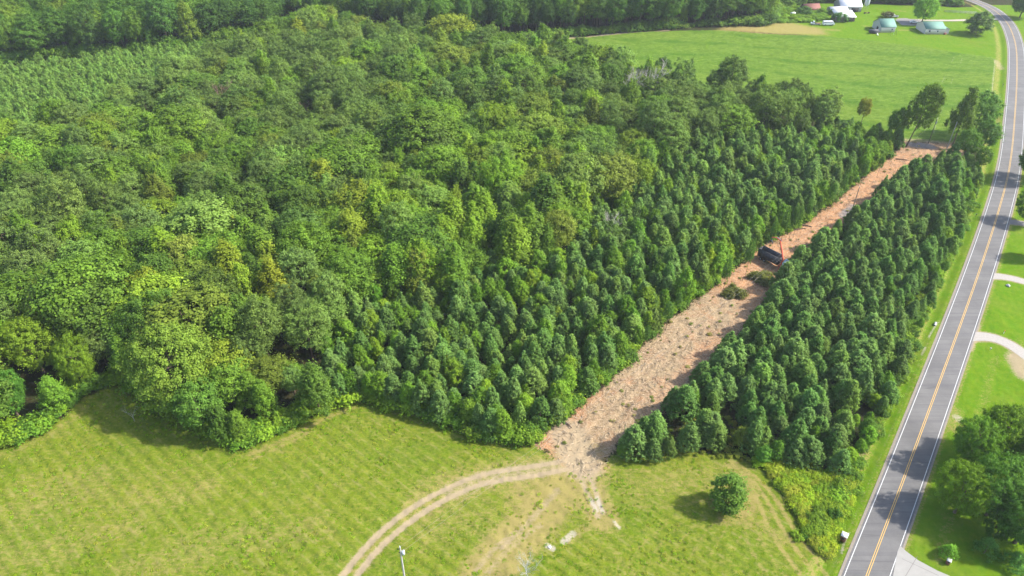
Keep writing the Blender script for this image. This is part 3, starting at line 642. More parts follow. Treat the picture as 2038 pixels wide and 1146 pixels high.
# farm trees
special('oak', 1842, 22, 7, 15.5, .88, (.105, .19, .03), 'large round bright green shade tree between the two green-roofed buildings', 'tree', gap=6)
special('sapling', 1948, 50, 5, 13, 1.95, (.062, .098, .042), 'big rounded blue-green tree beside the bend in the road', 'tree', gap=6)
special('bush', 1765, 31, 1, 3.6, 1.2, (.09, .085, .05), 'brownish shrub beside the white pickup truck', 'shrub', name='shrub')
special('bush', 1672, 37, 1.5, 5.0, 1.2, (.05, .105, .045), 'dark green shrub grown against the open white-roofed shed', 'shrub', name='shrub')
special('bush', 1600, 24, 1.5, 4.6, 1.5, (.05, .095, .03), 'tangle of vines on the left side of the red-roofed shed', 'shrub', name='shrub')
special('bush', 1635, 26, 1, 3.8, 1.1, (.10, .16, .03), 'pale green bush on the right side of the red-roofed shed', 'shrub', name='shrub')
special('bush', 1652, 26, 1, 3.4, .8, (.05, .09, .03), 'dark bush at the left end of the long white-roofed barn', 'shrub', name='shrub')
for px, py, z, kd, h, rs, tn, lb in ((1262, 875, 4, 'youngpine', 8.2, 1.5, YP, 'full young pine at the right lip of the strip mouth, leftmost of its clump'), (1300, 893, 3, 'youngpine', 6, 1.3, YP, 'low young pine in the middle of the clump at the strip mouth'),
        (1333, 888, 3, 'youngpine', 5.6, 1.1, PINE2, 'small young pine at the right side of the clump at the strip mouth'), (1238, 898, 1.5, 'sapling', 3.6, 1.2, SG, 'low leafy bush at the foot of the clump at the strip mouth'),
        (1372, 868, 4, 'youngpine', 8, 1.2, YP, 'young pine left of the grassy gap between the field and the pine block'), (1425, 868, 3, 'youngpine', 7, 1.3, PINE2, 'young pine standing in front of the grassy gap, above the mown field'),
        (1478, 872, 2.5, 'cedar', 5.6, 1.25, (.085, .105, .022), 'olive-green cone-shaped cedar beside the grassy gap'), (1521, 905, 2, 'sapling', 4.6, 1.5, (.075, .15, .035), 'bright bluish-green bush just right of the olive cedar'),
        (1585, 900, 3, 'youngpine', 6.5, 1.6, YP, 'broad low pine at the lower edge of the pine block above the weeds')):
    special(kd, px, py, z, h, rs, tn, lb, 'pine' if kd == 'youngpine' else 'tree', None, name='young_pine' if kd == 'youngpine' else 'cedar_tree' if kd == 'cedar' else 'young_broadleaf_tree', gap=1.9)
# east side of the road
for px, py, z, h, rs, tn, lb in (
    (1950, 870, 8, 13, .74, (.075, .135, .02), 'broad green tree nearest the road in the lower right clump'),
    (2010, 850, 9, 14, .8, (.10, .155, .02), 'yellow-green tree at the top right of the lower right clump'),
    (1925, 975, 7, 12.5, .72, (.105, .165, .018), 'bright green spreading tree nearest the concrete driveway in the lower right clump'),
    (2000, 965, 9, 14, .85, (.06, .12, .025), 'dark green tree in the middle of the lower right clump'),
    (2060, 1020, 9, 14, .8, (.05, .10, .025), 'dark tree at the right edge of the photo above the conical shrubs'),
    (1995, 1045, 5, 9, .5, (.04, .085, .022), 'dark low tree right behind the three conical shrubs'),
    (2080, 900, 9, 14, .85, (.085, .14, .025), 'tree half outside the right edge in the lower right clump')):
    special('oak', px, py, z, h, rs, tn, lb, 'tree', 'trees in the lower right roadside clump', gap=4)
for px, py, h, rs, lb in ((1890, 1098, 3.6, 1.2, 'small conical bright green conifer beside the brick mailbox post, leftmost of three'),
                       (1964, 1092, 4.6, 1.25, 'conical green conifer in the middle of three below the big trees'),
                       (2022, 1118, 4.2, 1.35, 'rounded blue-green conifer at the lower right corner, rightmost of three')):
    special('cedar', px, py, 1.5, h, rs, (.10, .19, .03) if px < 1900 else (.055, .12, .035), lb, 'conifer', 'ornamental conifers beside the lawn', name='ornamental_conifer')
special('oak', 2062, 405, 7, 12, .75, (.06, .11, .02), 'tree at the right edge casting its shade over the middle of the road', 'tree', gap=4)
special('oak', 2070, 318, 8, 15, .85, (.05, .10, .02), 'tree beyond the right edge shading the road by the strip end', 'tree', gap=4)
special('oak', 2075, 480, 6, 10, .7, (.07, .12, .02), 'tree at the right edge above the upper gravel driveway', 'tree', gap=4)
special('oak', 2040, 8, 8, 16, .9, (.045, .09, .025), 'dark tree in the top right corner beyond the road bend', 'tree', gap=4)

for gx, gy, gz, gr in ((1256, 208, 5, 5), (1300, 212, 5, 5.5), (1285, 228, 8, 6), (1250, 225, 8, 5), (452, 222, 8, 4), (612, 218, 9, 3.5), (877, 542, 3, 3.5), (880, 560, 3, 2.5), (1215, 480, 2, 2.5), (12, 95, 6, 4), (1560, 540, 2, 2.6), (1548, 528, 2, 3)):
    g_ = W(gx, gy, gz); GAPS.append((g_[0], g_[1], gr))
# zones --------------------------------------------------------------
Z_MIX = WP([(-160, 330), (-60, 285), (0, 278), (130, 250), (270, 190), (380, 130), (440, 100), (520, 75), (620, 42), (680, 38), (760, 62), (900, 78), (1000, 86), (1110, 85), (1190, 95), (1240, 125), (1320, 155),
            (1370, 175), (1450, 165), (1520, 160), (1590, 158), (1650, 190), (1690, 215), (1640, 238), (1500, 243), (1350, 262), (1330, 330), (1200, 375), (1130, 465), (1000, 505), (870, 560), (760, 550), (690, 580),
            (640, 640), (640, 740), (600, 830), (480, 850), (330, 800), (250, 740), (130, 790), (-20, 850), (-200, 860)], 10)
Z_YOUNG = WP([(600, 820), (640, 740), (640, 640), (690, 590), (760, 560), (870, 570), (1000, 515), (1130, 475), (1200, 385), (1330, 340), (1350, 270), (1500, 252), (1640, 248), (1700, 228), (1790, 250),
              (1830, 275), (1800, 330), (1700, 400), (1550, 500), (1500, 570), (1300, 700), (1200, 800), (1080, 890), (880, 850), (690, 800)], 4)
Z_BLOCK = WP([(1150, 910), (1330, 905), (1440, 905), (1500, 905), (1560, 925), (1640, 950), (1720, 900), (1770, 800), (1820, 680), (1860, 600), (1910, 500), (1950, 400), (1955, 350), (1900, 300), (1800, 350), (1500, 600), (1350, 780), (1200, 880)], 1)
Z_SEED = WP([(-160, 170), (0, 135), (150, 118), (430, 88), (500, 92), (440, 125), (380, 150), (270, 205), (140, 262), (0, 292), (-160, 330)], 3)
Z_FAR = WP([(-260, 150), (-100, 150), (0, 128), (150, 112), (300, 103), (430, 84), (520, 70), (600, 44), (700, 60), (900, 75), (1040, 75), (1200, 66), (1300, 58), (1430, 50), (1530, 46), (1545, 22), (1560, 11), (1700, 3),
            (1900, 9), (1950, 4), (1975, -5), (2030, 15), (2150, 30), (2400, -60), (-600, -60)], 0)
LAND = [(W(1538, 525), 'the grapple truck'), (W(1470, 570), 'the brush piles'), (W(1125, 880), "the strip mouth"), (W(1280, 700), "the pale straw litter"), (W(1690, 430), 'the bare pole'),
        (W(1640, 470), "the orange mulch"), (W(1835, 300), "the strip's far end"), (W(690, 800), 'the hayfield corner'), (W(880, 840), 'the shaded hayfield edge'), (W(1215, 500, 5), "the white-limbed tree"), (W(1280, 230), 'the two pale dead trees'),
        (W(877, 540), 'the bare forked snag'), (W(450, 215, 8), 'the reddish dead tree'), (W(598, 470), 'the big grey-green pine'), (W(545, 570), 'the golden tree'), (W(352, 760), 'the large field-edge tree'),
        (W(30, 700), "the photo's left edge"), (W(80, 430), "the upper left edge"), (W(1000, 360, 10), 'the middle of the wood'), (W(1180, 110), "the crop field tip"), (W(1450, 190), "the crop field edge"), (W(1690, 240), 'the orange-tinged tree'),
        (W(200, 330, 10), 'the small-pine plantation'), (W(760, 120), "the wood's upper middle"), (W(1400, 850), 'the grassy gap by the field'), (W(1620, 900), 'the weedy bank'), (W(1790, 700), 'the worn verge'), (W(1860, 560), "the middle verge"),
        (W(1945, 370), 'the shaded stretch of road'), (W(1460, 900), 'the lone field tree'), (W(250, 80), 'the upper left corner'), (W(850, 50), "the photo top centre"), (W(1350, 40), "the crop field track"), (W(1750, 5), 'the farm buildings'), (W(1000, 700), "the young wood's centre"), (W(1600, 700), "the pine block centre")]
LX = np.array([l[0] for l in LAND])
def near(x, y): return LAND[int(((LX - (x, y)) ** 2).sum(1).argmin())][1]
def add(kind, Q, hs, rs, tints, name, where, group):
    for (x, y), h, r, (tn, w) in zip(Q, hs, rs, tints):
        TREES.append(dict(kind=kind, x=x, y=y, h=h, r=r, tint=tn, w=w, name=name, where=where, group=group))
def pick(Q, table):
    """table: list of (weight function or number, colour, word) -> tint list"""
    n = len(Q); Wt = np.stack([np.full(n, f) if np.isscalar(f) else f(Q) for f, _, _ in table], 1); Wt = np.clip(Wt, 1e-6, None); Wt /= Wt.sum(1, keepdims=True)
    c = (Wt.cumsum(1) > rng.random(n)[:, None]).argmax(1); return [(jitter_tint(table[k][1]), table[k][2]) for k in c]
def blob(px, py, z, r):
    c = W(px, py, z); return lambda Q: np.exp(-((Q - c) ** 2).sum(1) / (r * r))
# 1 the old mixed wood
Q = scatter(Z_MIX, 7.1, .45); Q = Q[~open_ground(Q, -1.0, 2)]; n = len(Q)
ns_ = vn(Q[:, 0], Q[:, 1], 26, 21); u = rng.random(n)
py_ = proj(Q[:, 0], Q[:, 1], 12)
pinezone = np.clip((ns_ - .42) * 3.5, 0, 1) + blob(650, 130, 12, 60)(Q) + blob(560, 200, 12, 35)(Q) + blob(1480, 200, 12, 32)(Q) * 1.2 + blob(1600, 190, 12, 25)(Q) - blob(950, 420, 12, 28)(Q) * 1.5 - blob(400, 560, 12, 22)(Q)
isp = u < np.clip(pinezone * .62, .06, .8); isc = (~isp) & (rng.random(n) < .42 + .4 * (blob(900, 400, 10, 34)(Q)))
isb = ~(isp | isc)
near_edge = np.clip(sdp(Q, FIELD, 30) / -14, .75, 1)
hh_ = (15.5 + 4.5 * (vn(Q[:, 0], Q[:, 1], 17, 4) - .5) + rng.normal(0, 2.5, n)) * near_edge
limef = lambda Q: .35 + 3.0 * blob(950, 400, 10, 30)(Q) + 1.6 * blob(560, 90, 10, 20)(Q) + 1.0 * blob(1190, 340, 10, 25)(Q) + 1.0 * blob(60, 640, 8, 25)(Q)
yelf = lambda Q: .02 + 1.3 * blob(430, 570, 10, 20)(Q) + .5 * blob(640, 80, 10, 15)(Q)
B = [(1.5, GREEN, 'mid-green'), (limef, LIME, 'lime-green'), (.55, DARK, 'dark green'), (.5, OLIVE, 'olive'), (yelf, YEL, 'yellowing'), (.35, PALEG, 'pale-leaved')]
add('broad', Q[isb], hh_[isb], rng.uniform(.8, 1.6, isb.sum()), pick(Q[isb], B), 'broadleaf_tree', 'in the old wood', 'broadleaf trees of the old wood')
add('column', Q[isc], hh_[isc] * 1.03, rng.uniform(.95, 1.5, isc.sum()), pick(Q[isc], B), 'broadleaf_tree', 'in the old wood', 'broadleaf trees of the old wood')
add('pine', Q[isp], hh_[isp] * 1.05, rng.uniform(.9, 1.35, isp.sum()), pick(Q[isp], [(1, PINE, 'dark'), (1, PINE2, 'grey-green')]), 'pine_tree', 'in the old wood', 'tall pines of the old wood')
# 2 young mixed growth left of the cleared strip
Q = scatter(Z_YOUNG, 3.7, .52); Q = Q[~open_ground(Q, .9, 1.2)]; n = len(Q)
iss = rng.random(n) < np.clip(.26 + .45 * blob(700, 700, 4, 14)(Q) + .35 * blob(1080, 560, 4, 14)(Q) + .35 * (sdp(Q, CLEAR, 20) > -5) + .4 * blob(1740, 285, 4, 20)(Q) - .3 * blob(1560, 350, 4, 30)(Q), .05, .8)
h_ = 7.9 + 2.2 * (vn(Q[:, 0], Q[:, 1], 12, 31) - .5) + rng.normal(0, 1.2, n) + blob(1500, 350, 4, 45)(Q) * 1.8
add('youngpine', Q[~iss], h_[~iss], rng.uniform(.95, 1.5, (~iss).sum()), pick(Q[~iss], [(1.2, YP, 'blue-green'), (1, (.060, .104, .036), 'dark green'), (.5, (.085, .125, .04), 'soft green')]), 'young_pine', 'left of the strip', 'young pines left of the cleared strip')
add('sapling', Q[iss], h_[iss] * rng.uniform(.75, 1.05, iss.sum()), rng.uniform(.75, 1.2, iss.sum()), pick(Q[iss], [(1, SG, 'bright green'), (.5, (.12, .17, .024), 'yellow-green'), (.6, (.075, .135, .022), 'mid-green')]), 'young_broadleaf_tree', 'left of the strip', 'young broadleaf trees left of the cleared strip')
# 3 pine block between strip and road
Q = scatter(Z_BLOCK, 3.75, .5)
hol = [(W(1395, 845), 3.2), (W(1440, 838), 3), (W(1475, 860), 2.2), (W(1650, 715), 1.8), (W(1330, 845), 2)]
for c, r in hol: GAPS.append((c[0], c[1], r))
Q = Q[~open_ground(Q, .6, .8, 1.0)]; n = len(Q)
rsd = road_side(Q); iss = rng.random(n) < np.clip(.03 + .45 * (rsd > -13.5) + .8 * blob(1690, 860, 2, 8)(Q) + .6 * blob(1870, 360, 3, 12)(Q) * .9, 0, .85)
h_ = 7.8 + rng.normal(0, 1.1, n) + (vn(Q[:, 0], Q[:, 1], 14, 33) - .5) * 1.6; h_ *= np.where(rsd > -13.5, .72, 1)
add('youngpine', Q[~iss], h_[~iss], rng.uniform(1.0, 1.55, (~iss).sum()), pick(Q[~iss], [(1.2, YP, 'blue-green'), (1, (.060, .108, .036), 'dark green'), (.35, (.08, .125, .038), 'soft green')]), 'young_pine', 'between strip and road', 'young pines between the strip and the road')
add('sapling', Q[iss], h_[iss] * .72, rng.uniform(.9, 1.4, iss.sum()), pick(Q[iss], [(1, (.09, .165, .022), 'bright green'), (.5, (.12, .18, .02), 'yellow-green'), (.8, (.065, .12, .022), 'mid-green')]), 'young_broadleaf_tree', 'beside the road', 'young broadleaf trees along the road')
# 4 small plantation, 5 far woods
Q = scatter(Z_SEED, 2.9, .5); n = len(Q)
SEED = [dict(kind='seedpine', x=a, y=b, h=rng.normal(5.6, .8), r=rng.uniform(.95, 1.4), tint=jitter_tint((.088, .138, .044))) for a, b in Q]
Q = scatter(Z_FAR, 7.0); Q = Q[~open_ground(Q, 0, 0, 4)] if True else Q
m = (Q[:, 0] < 0) | (road_side(Q) < -5) | (road_side(Q) > 6)
n = len(Q); u = rng.random(n)
hh_ = 20 + rng.normal(0, 2.8, n); B2 = [(1.0, (.052, .098, .024), 'deep green'), (.5, (.075, .125, .025), 'mid-green'), (.7, (.042, .08, .026), 'dark'), (.35, (.105, .145, .03), 'yellow-green')]
for kind, m, nm, g in (('broad', u < .55, 'broadleaf_tree', 'trees of the far wood'), ('column', (u >= .55) & (u < .75), 'broadleaf_tree', 'trees of the far wood'), ('pine', u >= .75, 'pine_tree', 'tall pines of the far wood')):
    add(kind, Q[m], hh_[m], rng.uniform(.65, 1.2, m.sum()), pick(Q[m], B2), nm, 'in the far wood', g)

# rank each kind by how large it shows; the largest become things of their own
LIMIT = {'broadleaf_tree': 260, 'pine_tree': 290, 'young_pine': 290, 'young_broadleaf_tree': 290}
NOUN = {'broadleaf_tree': 'broadleaf tree', 'pine_tree': 'tall pine', 'young_pine': 'young pine', 'young_broadleaf_tree': 'young broadleaf tree'}
rest = {}
for nm, lim in LIMIT.items():
    L = [d for d in TREES if d['name'] == nm]
    for d in L:
        px, py, dep = proj(d['x'], d['y'], d['h'] * .75); vis = -20 < px < 2058 and -10 < py < 1170
        d['show'] = (d['h'] * (1 + d['r'])) / dep if vis else -1
    L.sort(key=lambda d: -d['show'])
    for d in L[:lim]:
        if d['show'] < 0: rest.setdefault(nm, []).append(d); continue
        rz = rng.uniform(0, 6.28)
        size = {'broadleaf_tree': (13.5, 17), 'pine_tree': (14, 17.5), 'young_pine': (6.9, 8.3), 'young_broadleaf_tree': (5, 6.8)}[nm]
        sz = 'low ' if d['h'] < size[0] else 'high ' if d['h'] > size[1] else ''
        nr = near(d['x'], d['y']); lab = f"{sz}{d['w']} {NOUN[nm]} {d['where']}, near {nr}"
        if len(lab.replace('-', ' ').split()) > 16: sz = ''; lab = f"{d['w']} {NOUN[nm]} {d['where']}, near {nr}"
        if len(lab.replace('-', ' ').split()) > 16: lab = f"{d['w']} {NOUN[nm]} {d['where']}, near {' '.join(nr.split()[:4])}"
        tree(d['kind'], d['x'], d['y'], d['h'], d['r'], d['tint'], lab, 'tree' if 'broad' in nm else 'pine', f"{sz}{d['w']} {NOUN[nm]}s {d['where']} near {nr}", nm, rz)
    rest.setdefault(nm, []).extend(L[lim:])

def stuff(name, items, label, cat):
    """one object: its points carry trees through geometry nodes"""
    kinds = sorted({d['kind'] for d in items}); col = bpy.data.collections.new(name + '_kinds'); base = {}; k = 0
    for kd in kinds:
        base[kd] = k
        for j, me in enumerate(CR[kd]):
            tm = TR[kd][j]; sub = bpy.data.collections.new(f'{k:03d}'); col.children.link(sub)
            for q in ([me, tm] if kd not in ('bush', 'seedpine', 'tuft') else [me]): sub.objects.link(bpy.data.objects.new('foliage', q))
            k += 1
    nomh = {'broad': 13.2, 'column': 13.4, 'oak': 14.4, 'sapling': 7.7, 'bush': 2.2, 'pine': 15.4, 'youngpine': 8.5, 'seedpine': 4.8, 'cedar': 3.9, 'tuft': .45}
    n = len(items); me = bpy.data.meshes.new(name); me.vertices.add(n)
    me.vertices.foreach_set('co', np.array([(d['x'], d['y'], d.get('z', 0)) for d in items], np.float32).ravel())
    def A(nm, typ, arr, f='value', dt=np.float32): a = me.attributes.new(nm, typ, 'POINT'); a.data.foreach_set(f, np.asarray(arr, dt).ravel())
    A('idx', 'INT', [base[d['kind']] + int(rng.integers(len(CR[d['kind']]))) for d in items], dt=np.int32)
    A('rot', 'FLOAT_VECTOR', [(0, 0, rng.uniform(0, 6.28)) for d in items], 'vector')
    A('scl', 'FLOAT_VECTOR', [(d['h'] / nomh[d['kind']] * d['r'],) * 2 + (d['h'] / nomh[d['kind']],) for d in items], 'vector')
    A('tint', 'FLOAT_COLOR', [tuple(d['tint']) + (1,) for d in items], 'color')
    o = obj(name, me); tag(o, label, cat, kind='stuff')
    g = bpy.data.node_groups.new(name, 'GeometryNodeTree')
    g.interface.new_socket('Geometry', in_out='INPUT', socket_type='NodeSocketGeometry'); g.interface.new_socket('Geometry', in_out='OUTPUT', socket_type='NodeSocketGeometry')
    N = g.nodes; gi = N.new('NodeGroupInput'); go = N.new('NodeGroupOutput'); ci = N.new('GeometryNodeCollectionInfo'); ip = N.new('GeometryNodeInstanceOnPoints')
    ci.inputs[0].default_value = col; ci.inputs[1].default_value = True; ci.inputs[2].default_value = True; ci.transform_space = 'ORIGINAL'
    def na(nm, dt):
        q = N.new('GeometryNodeInputNamedAttribute'); q.data_type = dt; q.inputs[0].default_value = nm; return q.outputs[0]
    L = g.links; L.new(gi.outputs[0], ip.inputs['Points']); L.new(ci.outputs[0], ip.inputs['Instance']); ip.inputs['Pick Instance'].default_value = True
    L.new(na('idx', 'INT'), ip.inputs['Instance Index']); L.new(na('rot', 'FLOAT_VECTOR'), ip.inputs['Rotation']); L.new(na('scl', 'FLOAT_VECTOR'), ip.inputs['Scale'])
    L.new(ip.outputs[0], go.inputs[0])
    md = o.modifiers.new('scatter', 'NODES'); md.node_group = g; return o
stuff('broadleaf_wood', rest['broadleaf_tree'], 'mass of broadleaf treetops deep in the wood and beyond it', 'wood')
stuff('pine_wood', rest['pine_tree'], 'mass of tall pine tops in the upper part of the wood', 'wood')
stuff('young_pine_thicket', rest['young_pine'], 'dense thicket of small-showing young pines beside the far half of the strip', 'thicket')
if rest['young_broadleaf_tree']: stuff('young_broadleaf_thicket', rest['young_broadleaf_tree'], 'young broadleaf growth mixed among the farther pines', 'thicket')
stuff('pine_plantation', SEED, 'even plantation of small light green pines at the upper left', 'plantation')

# undergrowth and weeds
und = []
def brush(Q, h0, h1, tints, r=(1, 1.5)):
    for x, y in Q: und.append(dict(kind='bush', x=x, y=y, h=rng.uniform(h0, h1), r=rng.uniform(*r), tint=jitter_tint(tints[int(rng.integers(len(tints)))])))
FOR = [(.075, .13, .022), (.05, .095, .02), (.10, .15, .022), (.115, .165, .02)]
def edge_pts(poly, step, lo, hi):
    pl = spline(poly, step); t_ = np.gradient(pl, axis=0); t_ /= np.linalg.norm(t_, axis=1, keepdims=True) + 1e-9
    return pl + np.stack([-t_[:, 1], t_[:, 0]], 1) * rng.uniform(lo, hi, (len(pl), 1)) + rng.normal(0, .3, pl.shape)
e1 = WP([(-60, 900), (0, 883), (60, 862), (125, 822), (160, 785), (250, 755), (300, 790), (430, 862), (490, 880), (560, 852), (600, 830), (650, 805), (690, 792), (760, 797), (880, 835), (1000, 870), (1055, 876)])
brush(edge_pts(e1, .8, -.6, 2.2), 1.2, 3.4, FOR)
e2 = WP([(1062, 878), (1120, 835), (1160, 795), (1240, 730), (1285, 672), (1370, 600), (1440, 545), (1500, 495), (1600, 443), (1690, 372), (1780, 303)])
brush(edge_pts(e2, 1.1, .3, 2.6), .9, 2.8, FOR)
e3 = WP([(1600, 1075), (1660, 1010), (1690, 960), (1745, 885), (1775, 800), (1800, 700), (1835, 600), (1890, 500), (1925, 430), (1940, 370)])
q = edge_pts(e3, .55, -1.6, 1.6); q = q[road_side(q) < -7.8]; brush(q, .7, 2.1, FOR)
WEED = WP([(1500, 912), (1640, 935), (1700, 950), (1700, 1010), (1688, 1060), (1668, 1110), (1630, 1105), (1605, 1060), (1580, 1005), (1545, 960)])
q = scatter(WEED, .95); q = q[road_side(q) < -6.8]; brush(q, .5, 1.5, [(.16, .21, .02), (.18, .21, .022), (.11, .17, .02), (.17, .18, .03)], (1, 1.7))
q = scatter(WP([(1240, 912), (1330, 905), (1500, 920), (1560, 930), (1500, 890), (1470, 830), (1400, 820), (1350, 850)]), 1.6); brush(q, .35, .9, [(.16, .17, .04), (.12, .14, .03), (.2, .17, .06)], (.9, 1.5))
q = scatter(WP([(1545, 46), (1545, 15), (1590, 14), (1640, 16), (1650, 40), (1600, 45)]), 2.6); brush(q, .6, 2.2, [(.13, .19, .03), (.10, .16, .03)], (1.2, 2))
q = edge_pts(WP([(1040, 88), (1100, 76), (1200, 66), (1300, 59), (1430, 52), (1530, 47), (1545, 25), (1560, 12), (1700, 4), (1900, 11)]), 2.2, 0, 3); brush(q, 1.5, 5.5, [(.06, .105, .025), (.05, .09, .025), (.09, .14, .03)], (1, 1.6))
q = edge_pts(WP([(-100, 150), (0, 130), (150, 114), (300, 105), (430, 86), (520, 72)]), 1.6, -1, 4); brush(q, 2.5, 7, [(.06, .11, .025), (.075, .125, .025)], (.8, 1.2))
stuff('undergrowth', und, 'leafy undergrowth and weeds along the edges of the woods', 'undergrowth')
# grass tufts over the mown field, the verges and the near lawn
tf = []
q = scatter(FIELD, .72, .5); q = q[(q[:, 1] < 128) & (np.abs(q[:, 0]) < 108)]
q = q[rng.random(len(q)) < np.clip(vn(q[:, 0], q[:, 1], 3.1, 41) * 1.5 - .35 + vn(q[:, 0], q[:, 1], 12, 42) * .5 - .25, .04, .8) * .55]
tr_ = ldist(q, spline(WP(TRK), 2)); q = q[tr_ > 2.4]
for x, y in q: tf.append(dict(kind='tuft', x=x, y=y, h=rng.uniform(.1, .28), r=rng.uniform(.8, 1.5), tint=jitter_tint([(.13, .20, .016), (.16, .21, .022), (.21, .21, .055), (.12, .18, .016)][int(rng.integers(4))])))
stuff('grass_tufts', tf, 'uneven tufts of grass and hay over the mown field', 'grass')

# ------------------------------------------------------------------ bare and dead trees
def dead_tree(px, py, h, label, mat, spread=.35, n=7, seed=1, lean=(0, 0), z=0):
    x, y = W(px, py, z); r = random.Random(seed); e = empty('dead_tree', (x, y, 0), r.uniform(0, 6)); tag(e, label, 'dead tree', None)
    tm = MB(); pts = [(lean[0] * u * h + r.uniform(-.1, .1), lean[1] * u * h + r.uniform(-.1, .1), h * u * .92 - .2) for u in (0, .25, .5, .75, 1)]
    tm.tube(pts, [h * .016 * (1 - u * .8) for u in (0, .25, .5, .75, 1)], 7); tm.build('trunk', mat, e, True)
    def grow(p, d, L, rad, lvl, m):
        q = [p]
        for k in range(3): d = d + Vector((r.uniform(-.25, .25), r.uniform(-.25, .25), r.uniform(-.05, .25))); d.normalize(); q.append(tuple(Vector(q[-1]) + d * L / 3))
        m.tube(q, [rad * (1 - k * .28) for k in range(4)], 4 if lvl else 5, False)
        if lvl < 3:
            for k in range(4 if lvl < 2 else 3):
                a = r.uniform(0, 6.28); dd = d + Vector((math.cos(a), math.sin(a), r.uniform(-.1, .6))) * .8; dd.normalize(); grow(q[r.choice((1, 2, 3))], dd, L * r.uniform(.45, .65), rad * .5, lvl + 1, m)
    for k in range(n):
        m = MB(); u = .35 + .6 * k / n; i = min(int(u * 4), 3); f = u * 4 - i; p = tuple(pts[i][j] * (1 - f) + pts[i + 1][j] * f for j in range(3)); a = k * 2.3 + r.uniform(-.3, .3)
        grow(p, Vector((math.cos(a), math.sin(a), .9)).normalized(), h * spread * (1.2 - u * .5), h * .008, 0, m); m.build('limb', mat, e, True)
    return e
BP, BR = M['bark_pale'], M['bark_red']
dead_tree(1256, 208, 19, 'left one of the two pale bare trees by the crop field', BP, .34, 9, 1, z=5)
dead_tree(1300, 212, 20.5, 'right and taller one of the two pale bare trees by the crop field', BP, .32, 10, 2, z=5)
dead_tree(452, 222, 18.5, 'reddish-brown dead tree standing in the wood at the upper left', BR, .32, 9, 3, z=8)
dead_tree(612, 218, 13, 'small reddish bare tree in the wood, right of the reddish-brown dead one', BR, .3, 6, 4, z=9)
dead_tree(877, 542, 11, 'bare pale forked snag between the lime trees and the young pines', BP, .33, 6, 5, z=3)
dead_tree(1106, 172, 14, 'thin grey-brown dead tree at the upper middle of the wood', BR, .26, 6, 6, z=8)
dead_tree(1215, 480, 10.5, 'pale bare limbs poking out of the grey-green tangled tree', BP, .4, 7, 7, z=2)
dead_tree(1048, 1150, 5.6, 'small silvery bare tree at the bottom edge of the photo in the mown field', simple('silver_wood', (.34, .34, .33), .2, 2, .85), .45, 11, 8, z=.5)
dead_tree(700, 590, 7, 'small bare snag with a rusty brown tint above the young pines', BR, .3, 5, 9, z=3)
dead_tree(12, 95, 15, 'pale bare tree at the upper left edge of the photo', BP, .3, 7, 10, z=6)
dead_tree(268, 838, 3.2, 'fallen pale branch lying in the shade under the large field-edge tree', BP, .6, 4, 11)
dead_tree(1178, 782, 4.6, 'thin bare sapling at the left edge of the strip near its mouth', simple('grey_wood', (.2, .18, .15), .2, 2, .9), .22, 4, 12)
for i, (px, py, h, rs, lb) in enumerate(((1345, 632, 9, .4, 'slim bare-trunked pine just beyond the one at the straw edge'), (1285, 690, 7, .4, 'small thin pine at the left edge of the straw-covered strip'), (1530, 500, 10.5, .32, 'slender bare-trunked pine directly behind the grapple'), (1622, 436, 9.5, .36, 'slender bare-trunked pine between the orange mulch and the bare pole'), (1672, 396, 9, .38, 'slim pine level with the top of the bare pole'), (1712, 368, 9, .4, 'slim bare-trunked pine past the bare pole'), (1325, 657, 9.5, .55, 'slim pine with a bare lower trunk at the edge of the straw-covered strip'), (1553, 484, 12, .36, 'slender bare-trunked pine just beyond the grapple truck, leftmost of three'),
        (1570, 476, 12, .34, 'slender bare-trunked pine beyond the grapple truck, middle of three'), (1578, 474, 11.5, .36, 'slender bare-trunked pine beyond the grapple truck, rightmost of three'), (1647, 420, 11, .38, 'slender bare-trunked pine on the left side of the strip opposite the bare pole'),
        (1438, 582, 11, .42, 'slim bare-trunked pine beside the near brush pile'), (1602, 447, 9, .4, 'slim bare-trunked pine leaning over the orange mulch'), (1484, 546, 11, .4, 'slim bare-trunked pine behind the far brush pile'), (1745, 352, 8.5, .42, 'slim bare-trunked pine near the far end of the strip'))):
    x, y = W(px, py); tree('pine', x, y, h, rs, (.06, .105, .035), lb, 'pine', 'slender pines along the left edge of the strip', 'slender_pine')

# ------------------------------------------------------------------ litter in the cleared strip
def sticks(name, Q, L0, L1, r0, r1, mat, label, cat, tilt=.15):
    n = len(Q); L = rng.uniform(L0, L1, n); a = rng.uniform(0, 6.28, n); tz = rng.normal(0, tilt, n); rr_ = rng.uniform(r0, r1, n)
    d = np.stack([np.cos(a) * np.cos(tz), np.sin(a) * np.cos(tz), np.abs(np.sin(tz))], 1); u = unit(np.cross(d, [0, 0, 1.0])); v = np.cross(u, d)
    c = np.column_stack([Q, rng.uniform(.1, .28, n)]); V = []
    for s_, k in ((-.5, 1), (.5, .45)):
        for p, q_ in ((-1, -1), (1, -1), (1, 1), (-1, 1)): V.append(c + d * (L * s_)[:, None] + u * (rr_ * p * k)[:, None] + v * (rr_ * q_ * k)[:, None])
    V = np.stack(V, 1).reshape(-1, 3); b = np.arange(n)[:, None, None] * 8
    Fq_ = (b + np.array([(3, 2, 1, 0), (4, 5, 6, 7), (0, 1, 5, 4), (1, 2, 6, 5), (2, 3, 7, 6), (3, 0, 4, 7)])[None]).reshape(-1, 4)
    return tag(obj(name, npmesh(name, V, Fq_, mat)), label, cat, kind='stuff')
q = scatter(CLEAR, .62, .5); q = q[inside(q, CLEAR)]
near_ = q[:, 1] < W(1400, 640)[1]
k1 = q[rng.random(len(q)) < np.where(near_, .34, .16)]; k2 = q[rng.random(len(q)) < np.where(near_, .10, .06)]
